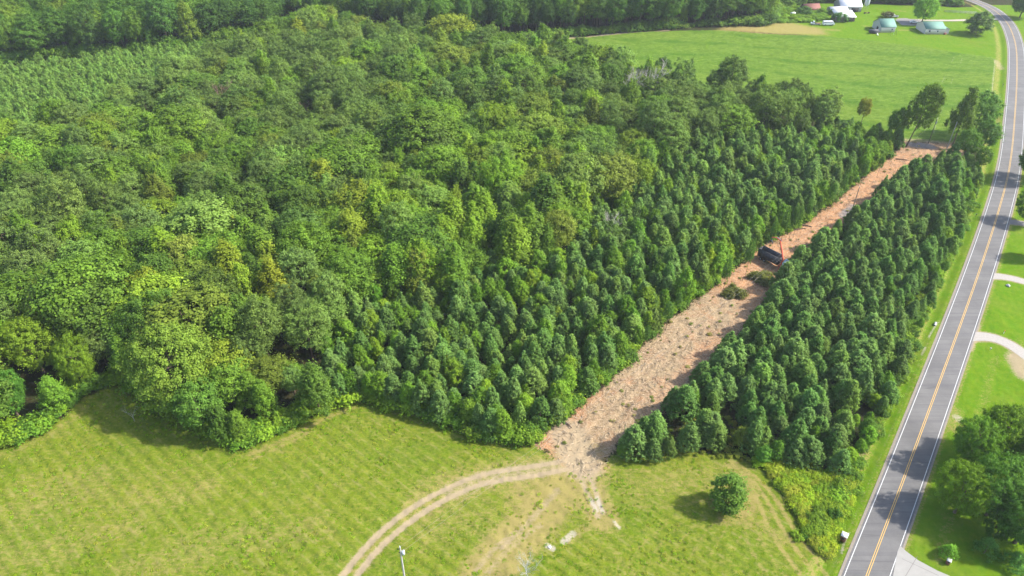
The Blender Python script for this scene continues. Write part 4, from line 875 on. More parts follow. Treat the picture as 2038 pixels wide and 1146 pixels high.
sticks('wood_litter', k1, .4, 2.2, .018, .05, simple('pale_splintered_wood', (.40, .31, .21), .3, 1.5, .9), 'pale splintered sticks and chips strewn over the cleared strip', 'litter')
sticks('branch_litter', k2, .3, 1.5, .015, .045, simple('dark_branch_wood', (.15, .095, .06), .3, 1.5, .9), 'dark brown branches and roots strewn over the cleared strip', 'litter')
lf = [dict(kind='bush', x=x, y=y, h=rng.uniform(.2, .45), r=rng.uniform(1.0, 2.0), tint=jitter_tint([(.15, .13, .06), (.11, .12, .05), (.2, .17, .1)][int(rng.integers(3))])) for x, y in k2[rng.random(len(k2)) < .16]]
stuff('slash_litter', lf, 'low heaps of wilted leaves and twigs over the cleared strip', 'litter')
for px, py, L, a, lb in ((1795, 318, 4.5, -.3, 'dark log lying on the orange ground near the far end of the strip'), (1590, 457, 5, .25, 'fallen dark log beside the bare-trunked pines'), (1130, 846, 2.6, -.9, 'short log at the left edge of the strip mouth'), (1605, 450, 3.4, -.4, 'short leaning log crossing behind the fallen dark one')):
    x, y = W(px, py); e = empty('log', (x, y, .15), a); tag(e, lb, 'log'); m = MB(); m.tube([(-L / 2, 0, 0), (0, .12, .08), (L / 2, 0, .02)], [.2, .17, .11], 9); m.build('stem', M['bark_pine'], e, True)
    m = MB(); m.tube([(.2, 0, .1), (.5, .6, .5)], [.06, .02], 5); m.tube([(-.6, 0, .1), (-.3, -.7, .35)], [.06, .02], 5); m.build('branch_stub', M['bark_pine'], e, True)
def brush_pile(px, py, R, h, label):
    x, y = W(px, py); e = empty('brush_pile', (x, y, 0)); tag(e, label, 'brush pile', 'brush piles in the cleared strip'); r = np.random.default_rng(int(px)); n = 5200
    D = sph(r, n, 0.0); rad = r.uniform(.3, 1, n) ** .5 * (1 + .3 * np.sin(np.arctan2(D[:, 1], D[:, 0]) * 3 + px) + .18 * np.sin(np.arctan2(D[:, 1], D[:, 0]) * 7 + px)); C = D * rad[:, None] * np.array([R, R * .9, h]); C += (r.normal(0, 1, (40, 3))[r.integers(0, 40, n)]) * .18
    C[:, 2] = np.abs(C[:, 2]) + .05; A = unit(r.normal(0, 1, (n, 3)) * np.array([1, 1, .4])); N = unit(D + r.normal(0, .6, (n, 3))); N = unit(N - (N * A).sum(1, keepdims=True) * A)
    V_, F_ = blades(C, N, A, r.uniform(.3, .7, n), r.uniform(.12, .28, n)); c = obj('leaves', npmesh('leaves', V_, F_, M['leaf'], {'v': ('FACE', r.uniform(0, 1, n)), 'w': ('FACE', r.uniform(0, 1, n) ** 2)}), e); c['tint'] = [.115, .115, .06]
    m = MB(); rr = random.Random(px)
    for k in range(46):
        a = rr.uniform(0, 6.28); q = rr.uniform(.3, 1.15) * R; z = rr.uniform(.2, 1) * h * .9; b = a + rr.uniform(-.8, .8)
        m.tube([(math.cos(a) * q * .3, math.sin(a) * q * .3, z), (math.cos(b) * q, math.sin(b) * q, z * rr.uniform(.3, 1.2) + .1)], [.06, .02], 4, False)
    m.build('branches', simple('brush_wood', (.3, .24, .17), .3, 2, .9) if 'brush_wood' not in bpy.data.materials else bpy.data.materials['brush_wood'], e)
brush_pile(1461, 585, 3.0, 1.9, 'rounded heap of cut green brush on the strip, nearer of the two piles'); brush_pile(1514, 556, 3.1, 2.1, 'heap of cut leafy brush right beside the grapple truck, farther of the two piles')

# ------------------------------------------------------------------ paints and building stuff
M['roof_white'] = simple('white_metal_roof', (.60, .60, .61), .06, .8, .65, .3); M['roof_green'] = simple('green_metal_roof', (.10, .20, .16), .1, .8, .7, .3); M['roof_red'] = simple('rusty_red_roof', (.17, .07, .055), .3, 1.0, .8)
M['siding'] = simple('cream_siding', (.50, .48, .44), .06, 2, .7); M['siding_grey'] = simple('grey_weathered_boards', (.33, .32, .32), .2, 2, .85); M['dark'] = simple('dark_interior', (.03, .028, .026), .3, 2, .9); M['glass'] = simple('window_glass', (.05, .06, .075), .1, 1, .12, .6)
M['white'] = simple('white_body_paint', (.62, .63, .64), .04, 2, .3, .5); M['tyre'] = simple('tyre_rubber', (.025, .025, .026), .2, 6, .85); M['steel'] = simple('grey_steel', (.33, .34, .36), .15, 3, .45, .5, .6); M['black'] = simple('black_paint', (.02, .02, .022), .2, 4, .5)
M['orange'] = simple('orange_red_machine_paint', (.52, .075, .03), .15, 4, .45, .5); M['boxgrey'] = simple('dark_grey_steel_plate', (.065, .066, .075), .3, 2, .7); M['blue'] = simple('pale_blue_tarp', (.42, .55, .66), .15, 3, .6); M['brick'] = simple('red_brick', (.20, .085, .06), .25, 9, .9); M['cap'] = simple('pale_stone_cap', (.55, .52, .49), .1, 4, .8)
M['pole'] = simple('weathered_pole_wood', (.13, .105, .085), .25, 3, .9); M['pole_pale'] = simple('silvered_pole_wood', (.34, .33, .31), .15, 3, .9); M['ceramic'] = simple('pale_grey_transformer_paint', (.50, .53, .56), .08, 4, .4, .5); M['wire'] = simple('aluminium_wire', (.2, .2, .2), .05, 5, .4, .5, .3); M['rust'] = simple('rusty_iron', (.16, .08, .05), .3, 5, .85); M['wood'] = simple('old_boards', (.22, .18, .14), .3, 3, .9)

def gable(name, px, py, w, d, eave, rise, rot, wall, roof, label, cat, over=.35, ridge='x', openings=(), mono=False):
    """px, py: foot of the middle of the front wall"""
    x, y = W(px, py); e = empty(name, (x, y, 0), rot); tag(e, label, cat); m = MB()
    def P(a, b, c): return (a, b, c)
    if mono:
        m.prism([(0, 0), (0, eave), (d, eave + rise), (d, 0)], 0, w)
        pts = np.vstack(m.V); pts = np.column_stack([w / 2 - pts[:, 1], pts[:, 0], pts[:, 2]]); m.V = [pts]; m.F4 = [np.vstack(m.F4)]; m.F3 = [np.vstack(m.F3)]
    elif ridge == 'x':
        m.prism([(0, 0), (0, eave), (d / 2, eave + rise), (d, eave), (d, 0)], 0, w); pts = np.vstack(m.V); m.V = [np.column_stack([w / 2 - pts[:, 1], pts[:, 0], pts[:, 2]])]
        m.F4 = [np.vstack(m.F4)]; m.F3 = [np.vstack(m.F3)]
    else:
        m.prism([(-w / 2, 0), (-w / 2, eave), (0, eave + rise), (w / 2, eave), (w / 2, 0)], 0, d)
    m.build('wall', wall, e)
    r = MB(); th = .12
    if mono:
        s = rise / d; V = []
        for a in (-w / 2 - over, w / 2 + over):
            for b, up in ((-over, 0), (d + over, 0), (d + over, th), (-over, th)): V.append((a, b, eave + s * b + .03 + up))
        r.add(V, [(0, 1, 2, 3), (7, 6, 5, 4), (0, 4, 5, 1), (1, 5, 6, 2), (2, 6, 7, 3), (3, 7, 4, 0)])
    else:
        for sg in (-1, 1):
            span = (d if ridge == 'x' else w) / 2; s = rise / span; L = (w if ridge == 'x' else d); V = []
            for a in (-over, L + over):
                for b, up in ((0, 0), (span + over, 0), (span + over, th), (0, th)):
                    zz_ = eave + rise - s * b + .03 + up + (0.002 if sg > 0 else 0)
                    V.append((a - L / 2, d / 2 + sg * b, zz_) if ridge == 'x' else (sg * b, a, zz_))
            r.add(V, [(0, 1, 2, 3), (7, 6, 5, 4), (0, 4, 5, 1), (1, 5, 6, 2), (2, 6, 7, 3), (3, 7, 4, 0)])
    r.build('roof', roof, e)
    for nm, a, z, ww, hh, side in openings:
        m = MB(); f = MB(); mt = M['glass'] if nm == 'window' else M['dark'] if nm in ('opening', 'doorway') else M['white']
        if side == 'front': m.box((a, -.02, z + hh / 2), (ww, .06, hh)); fr = [(a, -.05, z + hh + .06, ww + .24, .07, .12), (a, -.05, z - .06, ww + .24, .07, .12), (a - ww / 2 - .06, -.05, z + hh / 2, .12, .07, hh), (a + ww / 2 + .06, -.05, z + hh / 2, .12, .07, hh)]
        else:
            sx = -w / 2 if side == 'left' else w / 2; g = -1 if side == 'left' else 1
            m.box((sx + g * .02, a, z + hh / 2), (.06, ww, hh)); fr = [(sx + g * .05, a, z + hh + .06, .07, ww + .24, .12), (sx + g * .05, a, z - .06, .07, ww + .24, .12), (sx + g * .05, a - ww / 2 - .06, z + hh / 2, .07, .12, hh), (sx + g * .05, a + ww / 2 + .06, z + hh / 2, .07, .12, hh)]
        o = m.build(nm, mt, e)
        if nm in ('window', 'door'):
            for q in fr: f.box(q[:3], q[3:])
            f.build('frame', M['white'], o)
    return e
gable('barn', 1692, 24.5, 13, 11, 3.4, 3.2, 0, M['siding_grey'], M['roof_white'], 'large barn with a bright white metal roof at the top edge of the photo', 'barn', openings=(('opening', 2.5, 0, 4.5, 2.6, 'front'), ('door', -4, 0, 1.1, 2.1, 'front')))
gable('barn', 1669, 29.5, 10.2, 7, 2.6, 1.3, 0, M['siding_grey'], M['roof_white'], 'long low white-roofed barn left of and in front of the largest barn', 'barn', openings=(('window', -3, 1, 1, .9, 'front'), ('doorway', 2.6, 0, 2, 2.1, 'front')))
e = gable('open_shed', 1682, 43, 11, 8, 2.7, 1.6, .0, M['wood'], M['roof_white'], 'open-fronted shed with a slanting white metal roof, nearest of the barns', 'shed', mono=True, over=.5, openings=(('opening', 2.3, .05, 5.6, 2.4, 'front'),))
gable('old_shed', 1616, 26, 10, 7, 2.4, 2.3, .12, M['wood'], M['roof_red'], 'old shed with a rusty red roof overgrown by vines', 'shed', ridge='x', openings=(('doorway', -1.5, 0, 2, 2, 'front'),))
gable('outbuilding', 1766, 64.5, 8.2, 11, 3.1, 3.0, .02, M['siding'], M['roof_green'], 'cream outbuilding with a green metal roof beside the dark trailer', 'outbuilding', openings=(('window', 2.3, 1.1, .9, 1.0, 'front'), ('doorway', 4.5, 0, 2.2, 2.2, 'left')))
gable('house', 1859, 68, 10.6, 12, 3.0, 2.3, -.04, M['siding'], M['roof_green'], 'cream house with a green metal roof beside the large shade tree', 'house', ridge='x', openings=(('window', -3, 1.1, 1.1, 1.1, 'front'), ('window', 1.5, 1.2, .9, .8, 'front'), ('door', 8.5, 0, 1, 2.1, 'right')))
hx = bpy.data.objects['house']; m = MB(); m.prism([(4.8, 0), (4.8, 2.5), (6.6, 3.3), (8.4, 2.5), (8.4, 0)], 1.2, 8.5); m.build('side_wing', M['siding'], hx)
m = MB(); m.add([(4.4, .8, 2.36), (6.6, .8, 3.38), (6.6, 8.9, 3.38), (4.4, 8.9, 2.36), (4.4, .8, 2.48), (6.6, .8, 3.5), (6.6, 8.9, 3.5), (4.4, 8.9, 2.48)], [(3, 2, 1, 0), (4, 5, 6, 7), (0, 1, 5, 4), (2, 3, 7, 6), (3, 0, 4, 7), (1, 2, 6, 5)])
m.add([(8.8, .8, 2.36), (6.602, .8, 3.38), (6.602, 8.9, 3.38), (8.8, 8.9, 2.36), (8.8, .8, 2.482), (6.602, .8, 3.502), (6.602, 8.9, 3.502), (8.8, 8.9, 2.482)], [(0, 1, 2, 3), (7, 6, 5, 4), (4, 5, 1, 0), (6, 7, 3, 2), (7, 4, 0, 3), (5, 6, 2, 1)]); m.build('wing_roof', M['roof_green'], hx)
m = MB(); m.box((5.9, .5, .35), (1.6, 1.4, .7)); m.box((5.9, -.3, .15), (1.4, .5, .3)); m.build('porch_steps', M['brick'], hx)

def wheelset(e, xs, w, r, rim=True):
    for xx in xs:
        for sy in (-1, 1):
            m = MB(); m.tube([(xx, sy * (w / 2 - .12), r), (xx, sy * (w / 2 + .06), r)], r, 14); o = m.build('wheel', M['tyre'], e)
            if rim: m = MB(); m.tube([(xx, sy * (w / 2 + .055), r), (xx, sy * (w / 2 + .08), r)], r * .55, 10); m.build('rim', M['steel'], o)
def vehicle(name, px, py, rz, kind, label, cat, paint=None):
    x, y = W(px, py); e = empty(name, (x, y, .03), rz); tag(e, label, cat); paint = paint or M['white']
    if kind == 'pickup':
        L, w, r = 5.8, 1.95, .4; body = [(-2.9, .5), (-2.9, 1.15), (-.75, 1.15), (-.75, 1.2), (1.2, 1.2), (2.75, 1.08), (2.9, .9), (2.9, .45)]; cab = [(-.75, 1.2), (-.55, 1.85), (.65, 1.87), (1.35, 1.2)]
    elif kind == 'car':
        L, w, r = 4.7, 1.8, .33; body = [(-2.3, .4), (-2.35, .95), (-1.6, 1.0), (1.05, .98), (2.2, .8), (2.3, .4)]; cab = [(-1.75, .99), (-1.1, 1.45), (.25, 1.47), (1.1, .98)]
    elif kind == 'van':
        L, w, r = 6.8, 2.1, .4; body = [(-3.4, .5), (-3.4, 1.5), (3.0, 1.5), (3.35, 1.1), (3.4, .5)]; cab = [(-3.38, 1.5), (-3.3, 2.35), (2.2, 2.4), (2.95, 1.5)]
    else:
        L, w, r = 6.4, 2.0, .42; body = [(-3.2, .62), (-3.2, .82), (.6, .82), (.6, 1.25), (2.4, 1.2), (2.6, 1.0), (2.6, .5), (-.5, .5)]; cab = [(.6, 1.25), (.7, 1.95), (1.35, 1.97), (1.8, 1.22)]
    m = MB(); m.prism(body, -w / 2, w / 2); m.build('body', paint, e, bevel=.05)
    m = MB(); m.prism(cab, -w / 2 + .12, w / 2 - .12); c = m.build('cab', paint, e, bevel=.04)
    x0, x1 = cab[0][0], cab[-1][0]; zt = cab[1][1]; zb = cab[0][1]
    m = MB()
    for sy in (-1, 1): m.box(((cab[1][0] + cab[2][0]) / 2, sy * (w / 2 - .11), (zt + zb) / 2 + .02), ((cab[2][0] - cab[1][0]) * .92, .04, (zt - zb) * .55))
    m.build('side_window', M['glass'], e)
    m = MB(); a, b = cab[2], cab[3]; m.add([(a[0] + .05, -w / 2 + .2, a[1] - .08), (a[0] + .05, w / 2 - .2, a[1] - .08), (b[0] - .0, w / 2 - .2, b[1] + .08), (b[0] - .0, -w / 2 + .2, b[1] + .08), (a[0] + .0, -w / 2 + .2, a[1] - .2), (a[0], w / 2 - .2, a[1] - .2), (b[0] - .2, w / 2 - .2, b[1] + .02), (b[0] - .2, -w / 2 + .2, b[1] + .02)], [(0, 1, 2, 3), (7, 6, 5, 4), (0, 4, 5, 1), (1, 5, 6, 2), (2, 6, 7, 3), (3, 7, 4, 0)]); m.build('windscreen', M['glass'], e)
    wheelset(e, (-L * .31, L * .31), w, r)
    if kind == 'pickup': m = MB(); m.box((-1.85, 0, 1.17), (1.95, w - .3, .05)); m.build('truck_bed', M['dark'], e)
    if kind == 'flatbed': m = MB(); m.box((-1.4, 0, .9), (3.5, 2.1, .1)); m.box((.42, 0, 1.3), (.08, 1.9, .8)); m.build('flat_bed', M['rust'], e)
    for sy in (-1, 1): m = MB(); m.box((body[-1][0] + .01, sy * w * .36, .8 if kind != 'car' else .68), (.06, .28, .16)); m.build('headlight', M['ceramic'], e)
    return e
vehicle('pickup_truck', 1777, 34.5, math.pi + .05, 'pickup', 'white pickup truck parked behind the green-roofed outbuilding', 'pickup')
vehicle('car', 1818.5, 46, -.25, 'car', 'white car parked on the farmyard paving under the shade tree', 'car')
vehicle('van', 1648, 50, .04, 'van', 'old white van at the right end of the row of parked wrecks', 'van')
vehicle('flatbed_truck', 1622, 49, math.pi - .1, 'flatbed', 'old rusty flatbed truck with a white cab, left end of the row of wrecks', 'truck')
def trailer(px, py, rz, L, w, mat, label, top=None):
    x, y = W(px, py); e = empty('trailer', (x, y, 0), rz); tag(e, label, 'trailer'); m = MB(); m.box((0, 0, .6), (L, w, .14)); m.build('deck', mat, e)
    m = MB()
    for sy in (-1, 1): m.box((0, sy * (w / 2 - .04), .95), (L * .98, .06, .06)); [m.box((k * L / 5 - L / 2 + .1, sy * (w / 2 - .04), .8), (.06, .06, .32)) for k in range(6)]
    m.build('side_rail', mat, e); m = MB(); m.tube([(L / 2, -.5, .6), (L / 2 + 1.3, 0, .5)], .05, 6); m.tube([(L / 2, .5, .6), (L / 2 + 1.3, 0, .5)], .05, 6); m.build('drawbar', M['rust'], e); wheelset(e, (-.4, .45), w, .33, False)
    if top: m = MB(); m.box((-.2, 0, 1.35), (L * .8, w * .85, 1.3), bevel=.05); m.build('cover', top, e)
    return e
trailer(1739, 66, .05, 5.6, 2.6, M['black'], 'low dark trailer beside the cream outbuilding', M['boxgrey'])
trailer(1577.5, 31, .3, 3.6, 1.9, M['rust'], 'small trailer with a white cover standing in the tall weeds', M['white'])
# swing set, tank, farm bits
x, y = W(1776.5, 69.5); e = empty('swing_set', (x, y, 0), .1); tag(e, 'dark metal swing frame in front of the cream outbuilding', 'swing'); m = MB()
m.tube([(-1.6, 0, 2.2), (1.6, 0, 2.2)], .08, 6); m.build('top_bar', M['black'], e)
for sx in (-1.6, 1.6):
    for sy in (-1, 1): m = MB(); m.tube([(sx, 0, 2.2), (sx * 1.15, sy * 1.1, 0)], .055, 6); m.build('leg', M['black'], e)
m = MB(); m.box((.4, 0, .5), (.5, .22, .05)); m.tube([(.18, 0, .5), (.18, 0, 2.2)], .02, 4); m.tube([(.62, 0, .5), (.62, 0, 2.2)], .02, 4); m.build('swing_seat', M['blue'], e)
x, y = W(1746.5, 70.5); e = empty('garden_chair', (x, y, 0), .5); tag(e, 'small white garden chair by the corner of the dark trailer', 'chair'); m = MB(); m.box((0, 0, .45), (.8, .8, .08)); m.build('seat', M['white'], e); m = MB(); m.box((0, .4, .85), (.8, .07, .8)); m.build('backrest', M['white'], e)
for sx in (-1, 1):
    for sy in (-1, 1): m = MB(); m.box((sx * .34, sy * .34, .2), (.06, .06, .42)); m.build('leg', M['white'], e)
x, y = W(1722, 19); e = empty('feed_silo', (x, y, 0)); tag(e, 'slim pale metal feed silo right of the largest barn', 'silo'); m = MB(); m.tube([(0, 0, 2.0), (0, 0, 3.2), (0, 0, 7.2)], [.4, 1.5, 1.5], 18); m.build('tank', M['ceramic'], e, True); m = MB(); m.tube([(0, 0, 7.2), (0, 0, 8.2)], [1.56, .3], 18); m.build('cap', M['steel'], e)
for k in range(4): m = MB(); a = k * math.pi / 2 + .78; m.tube([(math.cos(a) * 1.35, math.sin(a) * 1.35, 0), (math.cos(a) * 1.35, math.sin(a) * 1.35, 3.4)], .07, 6); m.build('leg', M['steel'], e)
x, y = W(1724.5, 27); e = empty('hay_rake', (x, y, 0), .3); tag(e, 'rusty hay rake standing alone on the lawn right of the barns', 'farm implement'); m = MB(); m.box((0, 0, .8), (3.2, .14, .14)); m.box((0, .6, .6), (2.6, .1, .1)); m.tube([(0, 0, .8), (0, 2.2, .4)], .06, 6); m.build('frame', M['rust'], e); wheelset(e, (-1.5, 1.5), .5, .45, False)
m = MB(); [m.tube([(-1.4 + k * .25, .1, .8), (-1.4 + k * .25, -.5, .5), (-1.4 + k * .25, -.2, .1)], .025, 4) for k in range(12)]; m.build('tines', M['rust'], e)
x, y = W(1833, 57); e = empty('tractor', (x, y, 0), 1.2); tag(e, 'dark old tractor parked against the left side of the green-roofed house', 'tractor'); m = MB(); m.prism([(-.9, .7), (-.9, 1.1), (.1, 1.15), (.3, 1.5), (1.6, 1.45), (1.65, .8)], -.35, .35); m.build('body', M['black'], e, bevel=.04); m = MB(); m.box((-.5, 0, 1.4), (.5, .5, .1)); m.box((-.75, 0, 1.65), (.08, .5, .45)); m.build('seat', M['rust'], e)
for xx, r in ((-.6, .75), (1.3, .42)):
    for sy in (-1, 1): m = MB(); m.tube([(xx, sy * .55, r), (xx, sy * .85, r)], r, 16); m.build('wheel', M['tyre'], e)
m = MB(); m.tube([(.9, .1, 1.4), (.9, .1, 2.1)], .05, 6); m.build('exhaust', M['rust'], e)
x0, y0 = W(1879, 24.5); x1, y1 = W(1942, 28); L = math.hypot(x1 - x0, y1 - y0); e = empty('rail_fence', (x0, y0, 0), math.atan2(y1 - y0, x1 - x0)); tag(e, 'dark rail fence along the trees behind the farm drive', 'fence')
npst = int(L / 2.6)
for k in range(npst + 1): m = MB(); m.box((k * L / npst, 0, .75), (.16, .16, 1.6)); m.build('post', M['wood'], e)
for z in (.45, .9, 1.35): m = MB(); m.box((L / 2, -.11, z), (L, .05, .16)); m.build('rail', M['siding_grey'], e)

# ------------------------------------------------------------------ grapple truck on the strip
x, y = W(1541, 527); hd = math.atan2(-6.0, 4.8); e = empty('grapple_truck', (x, y, .05), hd); tag(e, 'grapple truck with dark open box, orange arm and white cab on the strip', 'truck')
# local +x = towards the cab
m = MB(); bx0, bx1, bw, bz, bh = -5.4, 1.4, 2.5, 1.15, 2.3
m.box(((bx0 + bx1) / 2, 0, bz), (bx1 - bx0, bw, .12)); bxo = m.build('box_floor', M['boxgrey'], e)
for sy in (-1, 1): m = MB(); m.box(((bx0 + bx1) / 2, sy * (bw / 2 - .04), bz + bh / 2 + .06), (bx1 - bx0, .08, bh)); [m.box((bx0 + .5 + k * .95, sy * (bw / 2 + .05), bz + bh / 2 + .06), (.1, .1, bh)) for k in range(7)]; m.box(((bx0 + bx1) / 2, sy * (bw / 2 - .02), bz + bh + .1), (bx1 - bx0, .14, .1)); m.build('box_side', M['boxgrey'], e)
for xx in (bx0 + .04, bx1 - .04): m = MB(); m.box((xx, 0, bz + bh / 2 + .06), (.09, bw - .17, bh)); m.build('box_end', M['boxgrey'], e)
m = MB(); m.box((.2, 0, .85), (11.0, .9, .3)); m.build('chassis', M['black'], e)
m = MB(); m.box((2.2, 0, 1.15), (1.2, 2.2, .3)); m.tube([(2.2, 0, 1.2), (2.2, 0, 3.0)], [.38, .3], 12); m.build('crane_post', M['orange'], e)
m = MB(); m.tube([(2.2, -1.0, 1.0), (2.4, -1.9, .15)], .12, 8); m.tube([(2.2, 1.0, 1.0), (2.4, 1.9, .15)], .12, 8); m.box((2.4, -1.95, .1), (.5, .5, .08)); m.box((2.4, 1.95, .1), (.5, .5, .08)); m.build('outrigger', M['orange'], e)
tip1 = (-1.1, 1.9, 7.2); tip2 = (-3.9, 2.0, 6.9)
m = MB(); m.tube([(2.2, 0, 2.9), (.7, .9, 5.0), tip1], [.3, .3, .22], 4); m.build('main_boom', M['orange'], e)
m = MB(); m.tube([tip1, (-2.6, 2.0, 7.4), tip2], [.2, .17, .13], 4); m.tube([tip1, (-.4, 1.7, 7.8)], [.16, .12], 4); m.build('jib', M['orange'], e)
m = MB(); m.tube([(2.0, .2, 3.3), (.5, 1.2, 4.4)], .1, 8); m.tube([(-.2, 1.5, 7.5), (-2.3, 2.0, 7.75)], .09, 8); m.build('hydraulic_ram', M['steel'], e)
m = MB(); m.tube([tip2, (-3.9, 2.0, 5.9)], .1, 6); m.box((-3.9, 2.0, 5.8), (.5, .4, .3)); g = m.build('grapple', M['boxgrey'], e)
for s in (-1, 1): m = MB(); m.tube([(-3.9 + s * .2, 2.0, 5.7), (-3.9 + s * .75, 2.0, 5.2), (-3.9 + s * .45, 2.0, 4.55)], [.16, .16, .06], 5); m.build('claw', M['boxgrey'], g)
m = MB(); m.box((1.75, -.75, 2.9), (.8, .7, .1)); m.box((1.45, -.75, 3.3), (.1, .6, .7)); m.build('operator_seat', M['black'], e)
m = MB(); m.prism([(3.2, .8), (3.2, 2.9), (4.7, 2.95), (5.3, 1.9), (6.6, 1.7), (6.75, .8)], -1.15, 1.15); cb = m.build('cab', M['white'], e, bevel=.06)
m = MB()
for sy in (-1, 1): m.box((4.0, sy * 1.16, 2.3), (1.1, .05, .7))
m.build('side_window', M['glass'], cb); m = MB(); m.add([(4.78, -1.0, 2.8), (4.78, 1.0, 2.8), (5.26, 1.0, 2.0), (5.26, -1.0, 2.0), (4.84, -1.0, 2.83), (4.84, 1.0, 2.83), (5.32, 1.0, 2.03), (5.32, -1.0, 2.03)], [(3, 2, 1, 0), (4, 5, 6, 7), (0, 1, 5, 4), (1, 2, 6, 5), (2, 3, 7, 6), (3, 0, 4, 7)]); m.build('windscreen', M['glass'], cb)
m = MB(); m.box((3.0, 0, 2.0), (.25, 2.2, 1.7)); m.box((2.95, .4, 3.0), (.3, 1.2, .25)); m.build('headboard', M['blue'], e); wheelset(e, (-4.1, -2.9, 5.6), 2.4, .52)
m = MB(); m.tube([(3.05, -1.0, 1.0), (3.05, -1.0, 3.4)], .09, 8); m.build('exhaust', M['steel'], e)

# ------------------------------------------------------------------ poles and wires
def pole(px, py, h, label, mat, z=0, arm=True, trans=False, rz=.75, r=.14):
    x, y = W(px, py, z); e = empty('utility_pole', (x, y, 0), rz); tag(e, label, 'utility pole'); m = MB(); m.tube([(0, 0, -.3), (0, 0, h * .5), (0, 0, h)], [r * 1.15, r, r * .75], 10); m.build('post', mat, e, True)
    m = MB(); m.tube([(0, 0, h), (0, 0, h + .28)], [.05, .07], 8); m.build('insulator', M['ceramic'], e, True)
    if arm: m = MB(); m.box((.0, .12, h - .55), (2.0, .1, .12)); m.tube([(-.6, .12, h - .55), (0, 0, h - 1.2)], .03, 5); m.tube([(.6, .12, h - .55), (0, 0, h - 1.2)], .03, 5); a = m.build('crossarm', mat, e); [MB().tube([(s * .9, .12, h - .49), (s * .9, .12, h - .25)], [.05, .07], 8).build('insulator', M['ceramic'], a, True) for s in (-1, 1)]
    if trans:
        m = MB(); m.tube([(.42, 0, h - 2.2), (.42, 0, h - 2.15), (.42, 0, h - 1.25), (.42, 0, h - 1.2)], [.2, .27, .27, .18], 14); c = m.build('transformer', M['ceramic'], e, True); m = MB(); m.tube([(.42, .1, h - 1.2), (.42, .1, h - .95)], .05, 6); m.tube([(.42, -.1, h - 1.2), (.42, -.1, h - .95)], .05, 6); m.build('bushing', M['black'], c)
        m = MB(); m.box((.0, .0, h - 1.45), (.7, .12, .12)); m.box((-.22, .0, h - .5), (.5, .1, .1)); m.tube([(-.4, 0, h - .45), (-.4, 0, h - .1)], .05, 6); m.build('bracket', M['black'], e)
    return np.array([x, y, h])
p1 = pole(796, 1090, 10.6, 'silvery utility pole with a pale transformer at the bottom edge of the photo', M['pole_pale'], z=10.4, arm=False, trans=True, rz=.2, r=.17)
p2 = pole(1690, 437, 12, 'dark bare pole standing in the middle of the cleared strip', M['pole'], arm=False)
p3 = pole(1847, 286, 10.4, 'dark leaning-looking pole with a pale transformer at the far end of the strip', M['pole'], arm=False, trans=True)
p4 = pole(1884, 297, 11, 'grey pole under the roadside clump at the far right corner of the strip', M['pole_pale'], arm=False)
def wire(a, b, sag, label, dz=0):
    pts = [a + (b - a) * u - np.array([0, 0, sag * 4 * u * (1 - u) + dz]) for u in np.linspace(0, 1, 25)]; m = MB(); m.tube(pts, .011, 4, False)
    tag(m.build('power_line', M['wire']), label, 'wire', 'overhead wires')
wire(p1, p2, 3.0, 'upper thin wire running from the foreground pole along the strip to the dark bare pole'); wire(p1, p2, 3.2, 'lower thin wire running from the foreground pole along the strip to the dark bare pole', 1.6)
wire(p2, p3, .8, 'thin wire from the dark bare pole to the strip end pole')
p5 = np.array([*W(2150, 520), 9.0]); wire(p4, p5, 1.0, 'upper thin wire from the grey pole down over the pines towards the road'); wire(p4, p5, 1.1, 'lower thin wire from the grey pole down over the pines towards the road', 1.2); wire(p3, p4, .3, 'short thin wire between the two poles at the far end of the strip')

# ------------------------------------------------------------------ small roadside things
def mailbox(px, py, label, rz, brick=False):
    x, y = W(px, py); e = empty('mailbox', (x, y, 0), rz); tag(e, label, 'mailbox')
    if brick:
        m = MB(); m.box((0, 0, .6), (.62, .75, 1.2)); m.build('pillar', M['brick'], e); m = MB(); m.box((0, 0, 1.24), (.74, .9, .1)); m.build('cap', M['cap'], e); m = MB(); m.box((.02, -.34, .95), (.3, .25, .3)); m.build('letter_box', M['black'], e)
    else:
        m = MB(); m.box((0, 0, .5), (.1, .1, 1.1)); m.build('post', M['pole'], e); m = MB(); m.prism([(-.12, 1.05), (-.12, 1.22), (-.07, 1.3), (.07, 1.3), (.12, 1.22), (.12, 1.05)], -.3, .3); m.build('letter_box', M['black'], e); m = MB(); m.box((.13, .1, 1.25), (.02, .04, .22)); m.build('flag', M['orange'], e)
    return e
for px, py, h, w, lb in ((1677, 1074, 1.5, 1.0, 'square brick pillar with a pale cap in the weeds left of the road'),):
    x, y = W(px, py); e = empty('brick_pillar', (x, y, 0), -.62); tag(e, lb, 'pillar'); m = MB(); m.box((0, 0, h / 2), (w, w, h)); m.build('shaft', M['brick'], e); m = MB(); m.box((0, 0, h + .06), (w + .18, w + .18, .14)); m.build('cap', M['cap'], e); m = MB(); m.box((0, -w / 2 - .03, h * .6), (.45, .08, .4)); m.build('letter_box', M['black'], e)
mailbox(1885, 1122, 'brick mailbox pillar with a pale cap beside the concrete driveway', -.6, True)
mailbox(1995, 172, 'black mailbox on a post beside the crop field stretch of road', -.3); mailbox(1968, 381, 'black mailbox on a post beside the far pines, left of the road', -.6); mailbox(1941, 432, 'small dark mailbox at the edge of the pine block', -.6)
x, y = W(1997, 664); e = empty('marker_post', (x, y, 0)); tag(e, 'short orange and white marker post on the lawn by the gravel driveway', 'marker'); m = MB(); m.tube([(0, 0, 0), (0, 0, 1.0)], .07, 8); m.build('post', M['white'], e); m = MB(); m.tube([(0, 0, .75), (0, 0, 1.15)], .085, 8); m.build('top_band', simple('orange_plastic', (.6, .2, .05), .1), e)
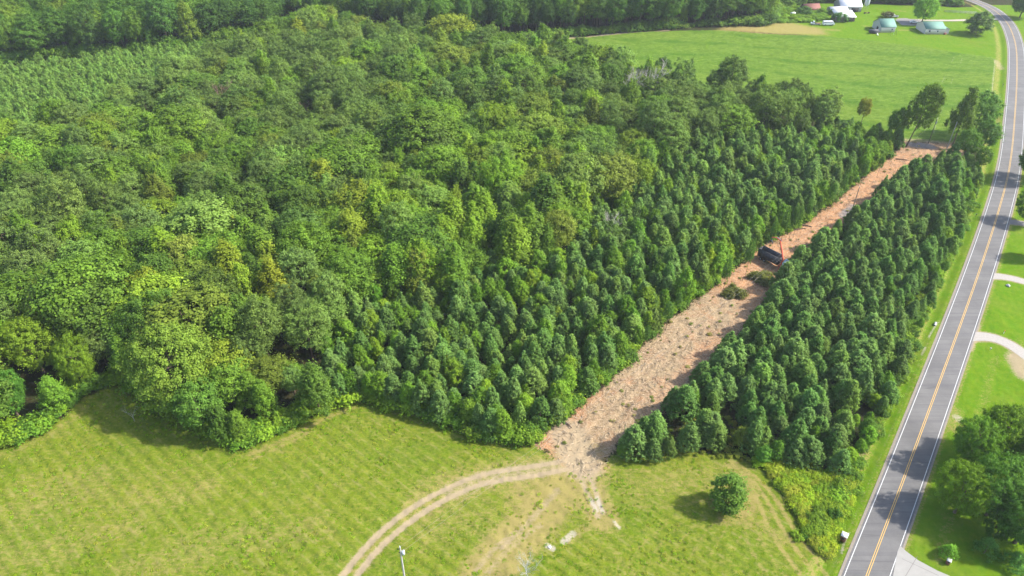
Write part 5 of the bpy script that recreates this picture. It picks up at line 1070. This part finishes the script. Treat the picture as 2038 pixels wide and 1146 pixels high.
x, y = W(1970, 697); e = empty('garden_lamp', (x, y, 0)); tag(e, 'small pale garden lamp on the lawn below the gravel driveway', 'lamp'); m = MB(); m.tube([(0, 0, 0), (0, 0, .6)], .05, 8); m.build('post', M['steel'], e); m = MB(); m.tube([(0, 0, .6), (0, 0, .8), (0, 0, .9)], [.14, .2, .06], 10); m.build('lamp_head', M['cap'], e)
def rock(px, py, s, label, mat):
    x, y = W(px, py); bm = bmesh.new(); bmesh.ops.create_icosphere(bm, subdivisions=3, radius=s)
    for v in bm.verts:
        n = math.sin(v.co.x * 5 / s + px) * .12 + math.sin(v.co.y * 4 / s) * .1 + math.sin(v.co.z * 6 / s + 1) * .08; v.co *= 1 + n; v.co.z *= .62
    me = bpy.data.meshes.new('boulder'); bm.to_mesh(me); bm.free(); me.materials.append(mat); me.polygons.foreach_set('use_smooth', [True] * len(me.polygons)); tag(obj('boulder', me, None, (x, y, s * .3)), label, 'boulder')
rock(2006, 569, .55, 'dark boulder on the lawn just below the upper gravel driveway', M['siding_grey']); rock(1094, 1089, .3, 'small pale stone in the mown field near the silvery bare tree', M['cap'])
x, y = W(1861, 645); e = empty('drain_pipe', (x, y, -.1), -.6); tag(e, 'dark mouth of a drain pipe in the verge beside the pine block', 'pipe'); m = MB(); m.tube([(0, -.8, .1), (0, .8, .1)], .3, 14); m.build('pipe', M['steel'], e); m = MB(); m.tube([(0, -.81, .1), (0, -.8, .1)], .25, 14); m.build('opening', M['dark'], e)

# ------------------------------------------------------------------ the air: thin summer haze
hz = bpy.data.materials.new('haze'); hz.use_nodes = True; hn = hz.node_tree; hn.nodes.clear(); ho = hn.nodes.new('ShaderNodeOutputMaterial'); hv = hn.nodes.new('ShaderNodeVolumePrincipled')
hv.inputs['Color'].default_value = (.86, .93, 1.0, 1); hv.inputs['Density'].default_value = .00009; hv.inputs['Anisotropy'].default_value = .2; hn.links.new(hv.outputs[0], ho.inputs['Volume'])
m = MB(); m.box((0, 600, 58.5), (2240, 1840, 121)); tag(m.build('haze', hz), kind='stuff')
SC.cycles.volume_bounces = 0
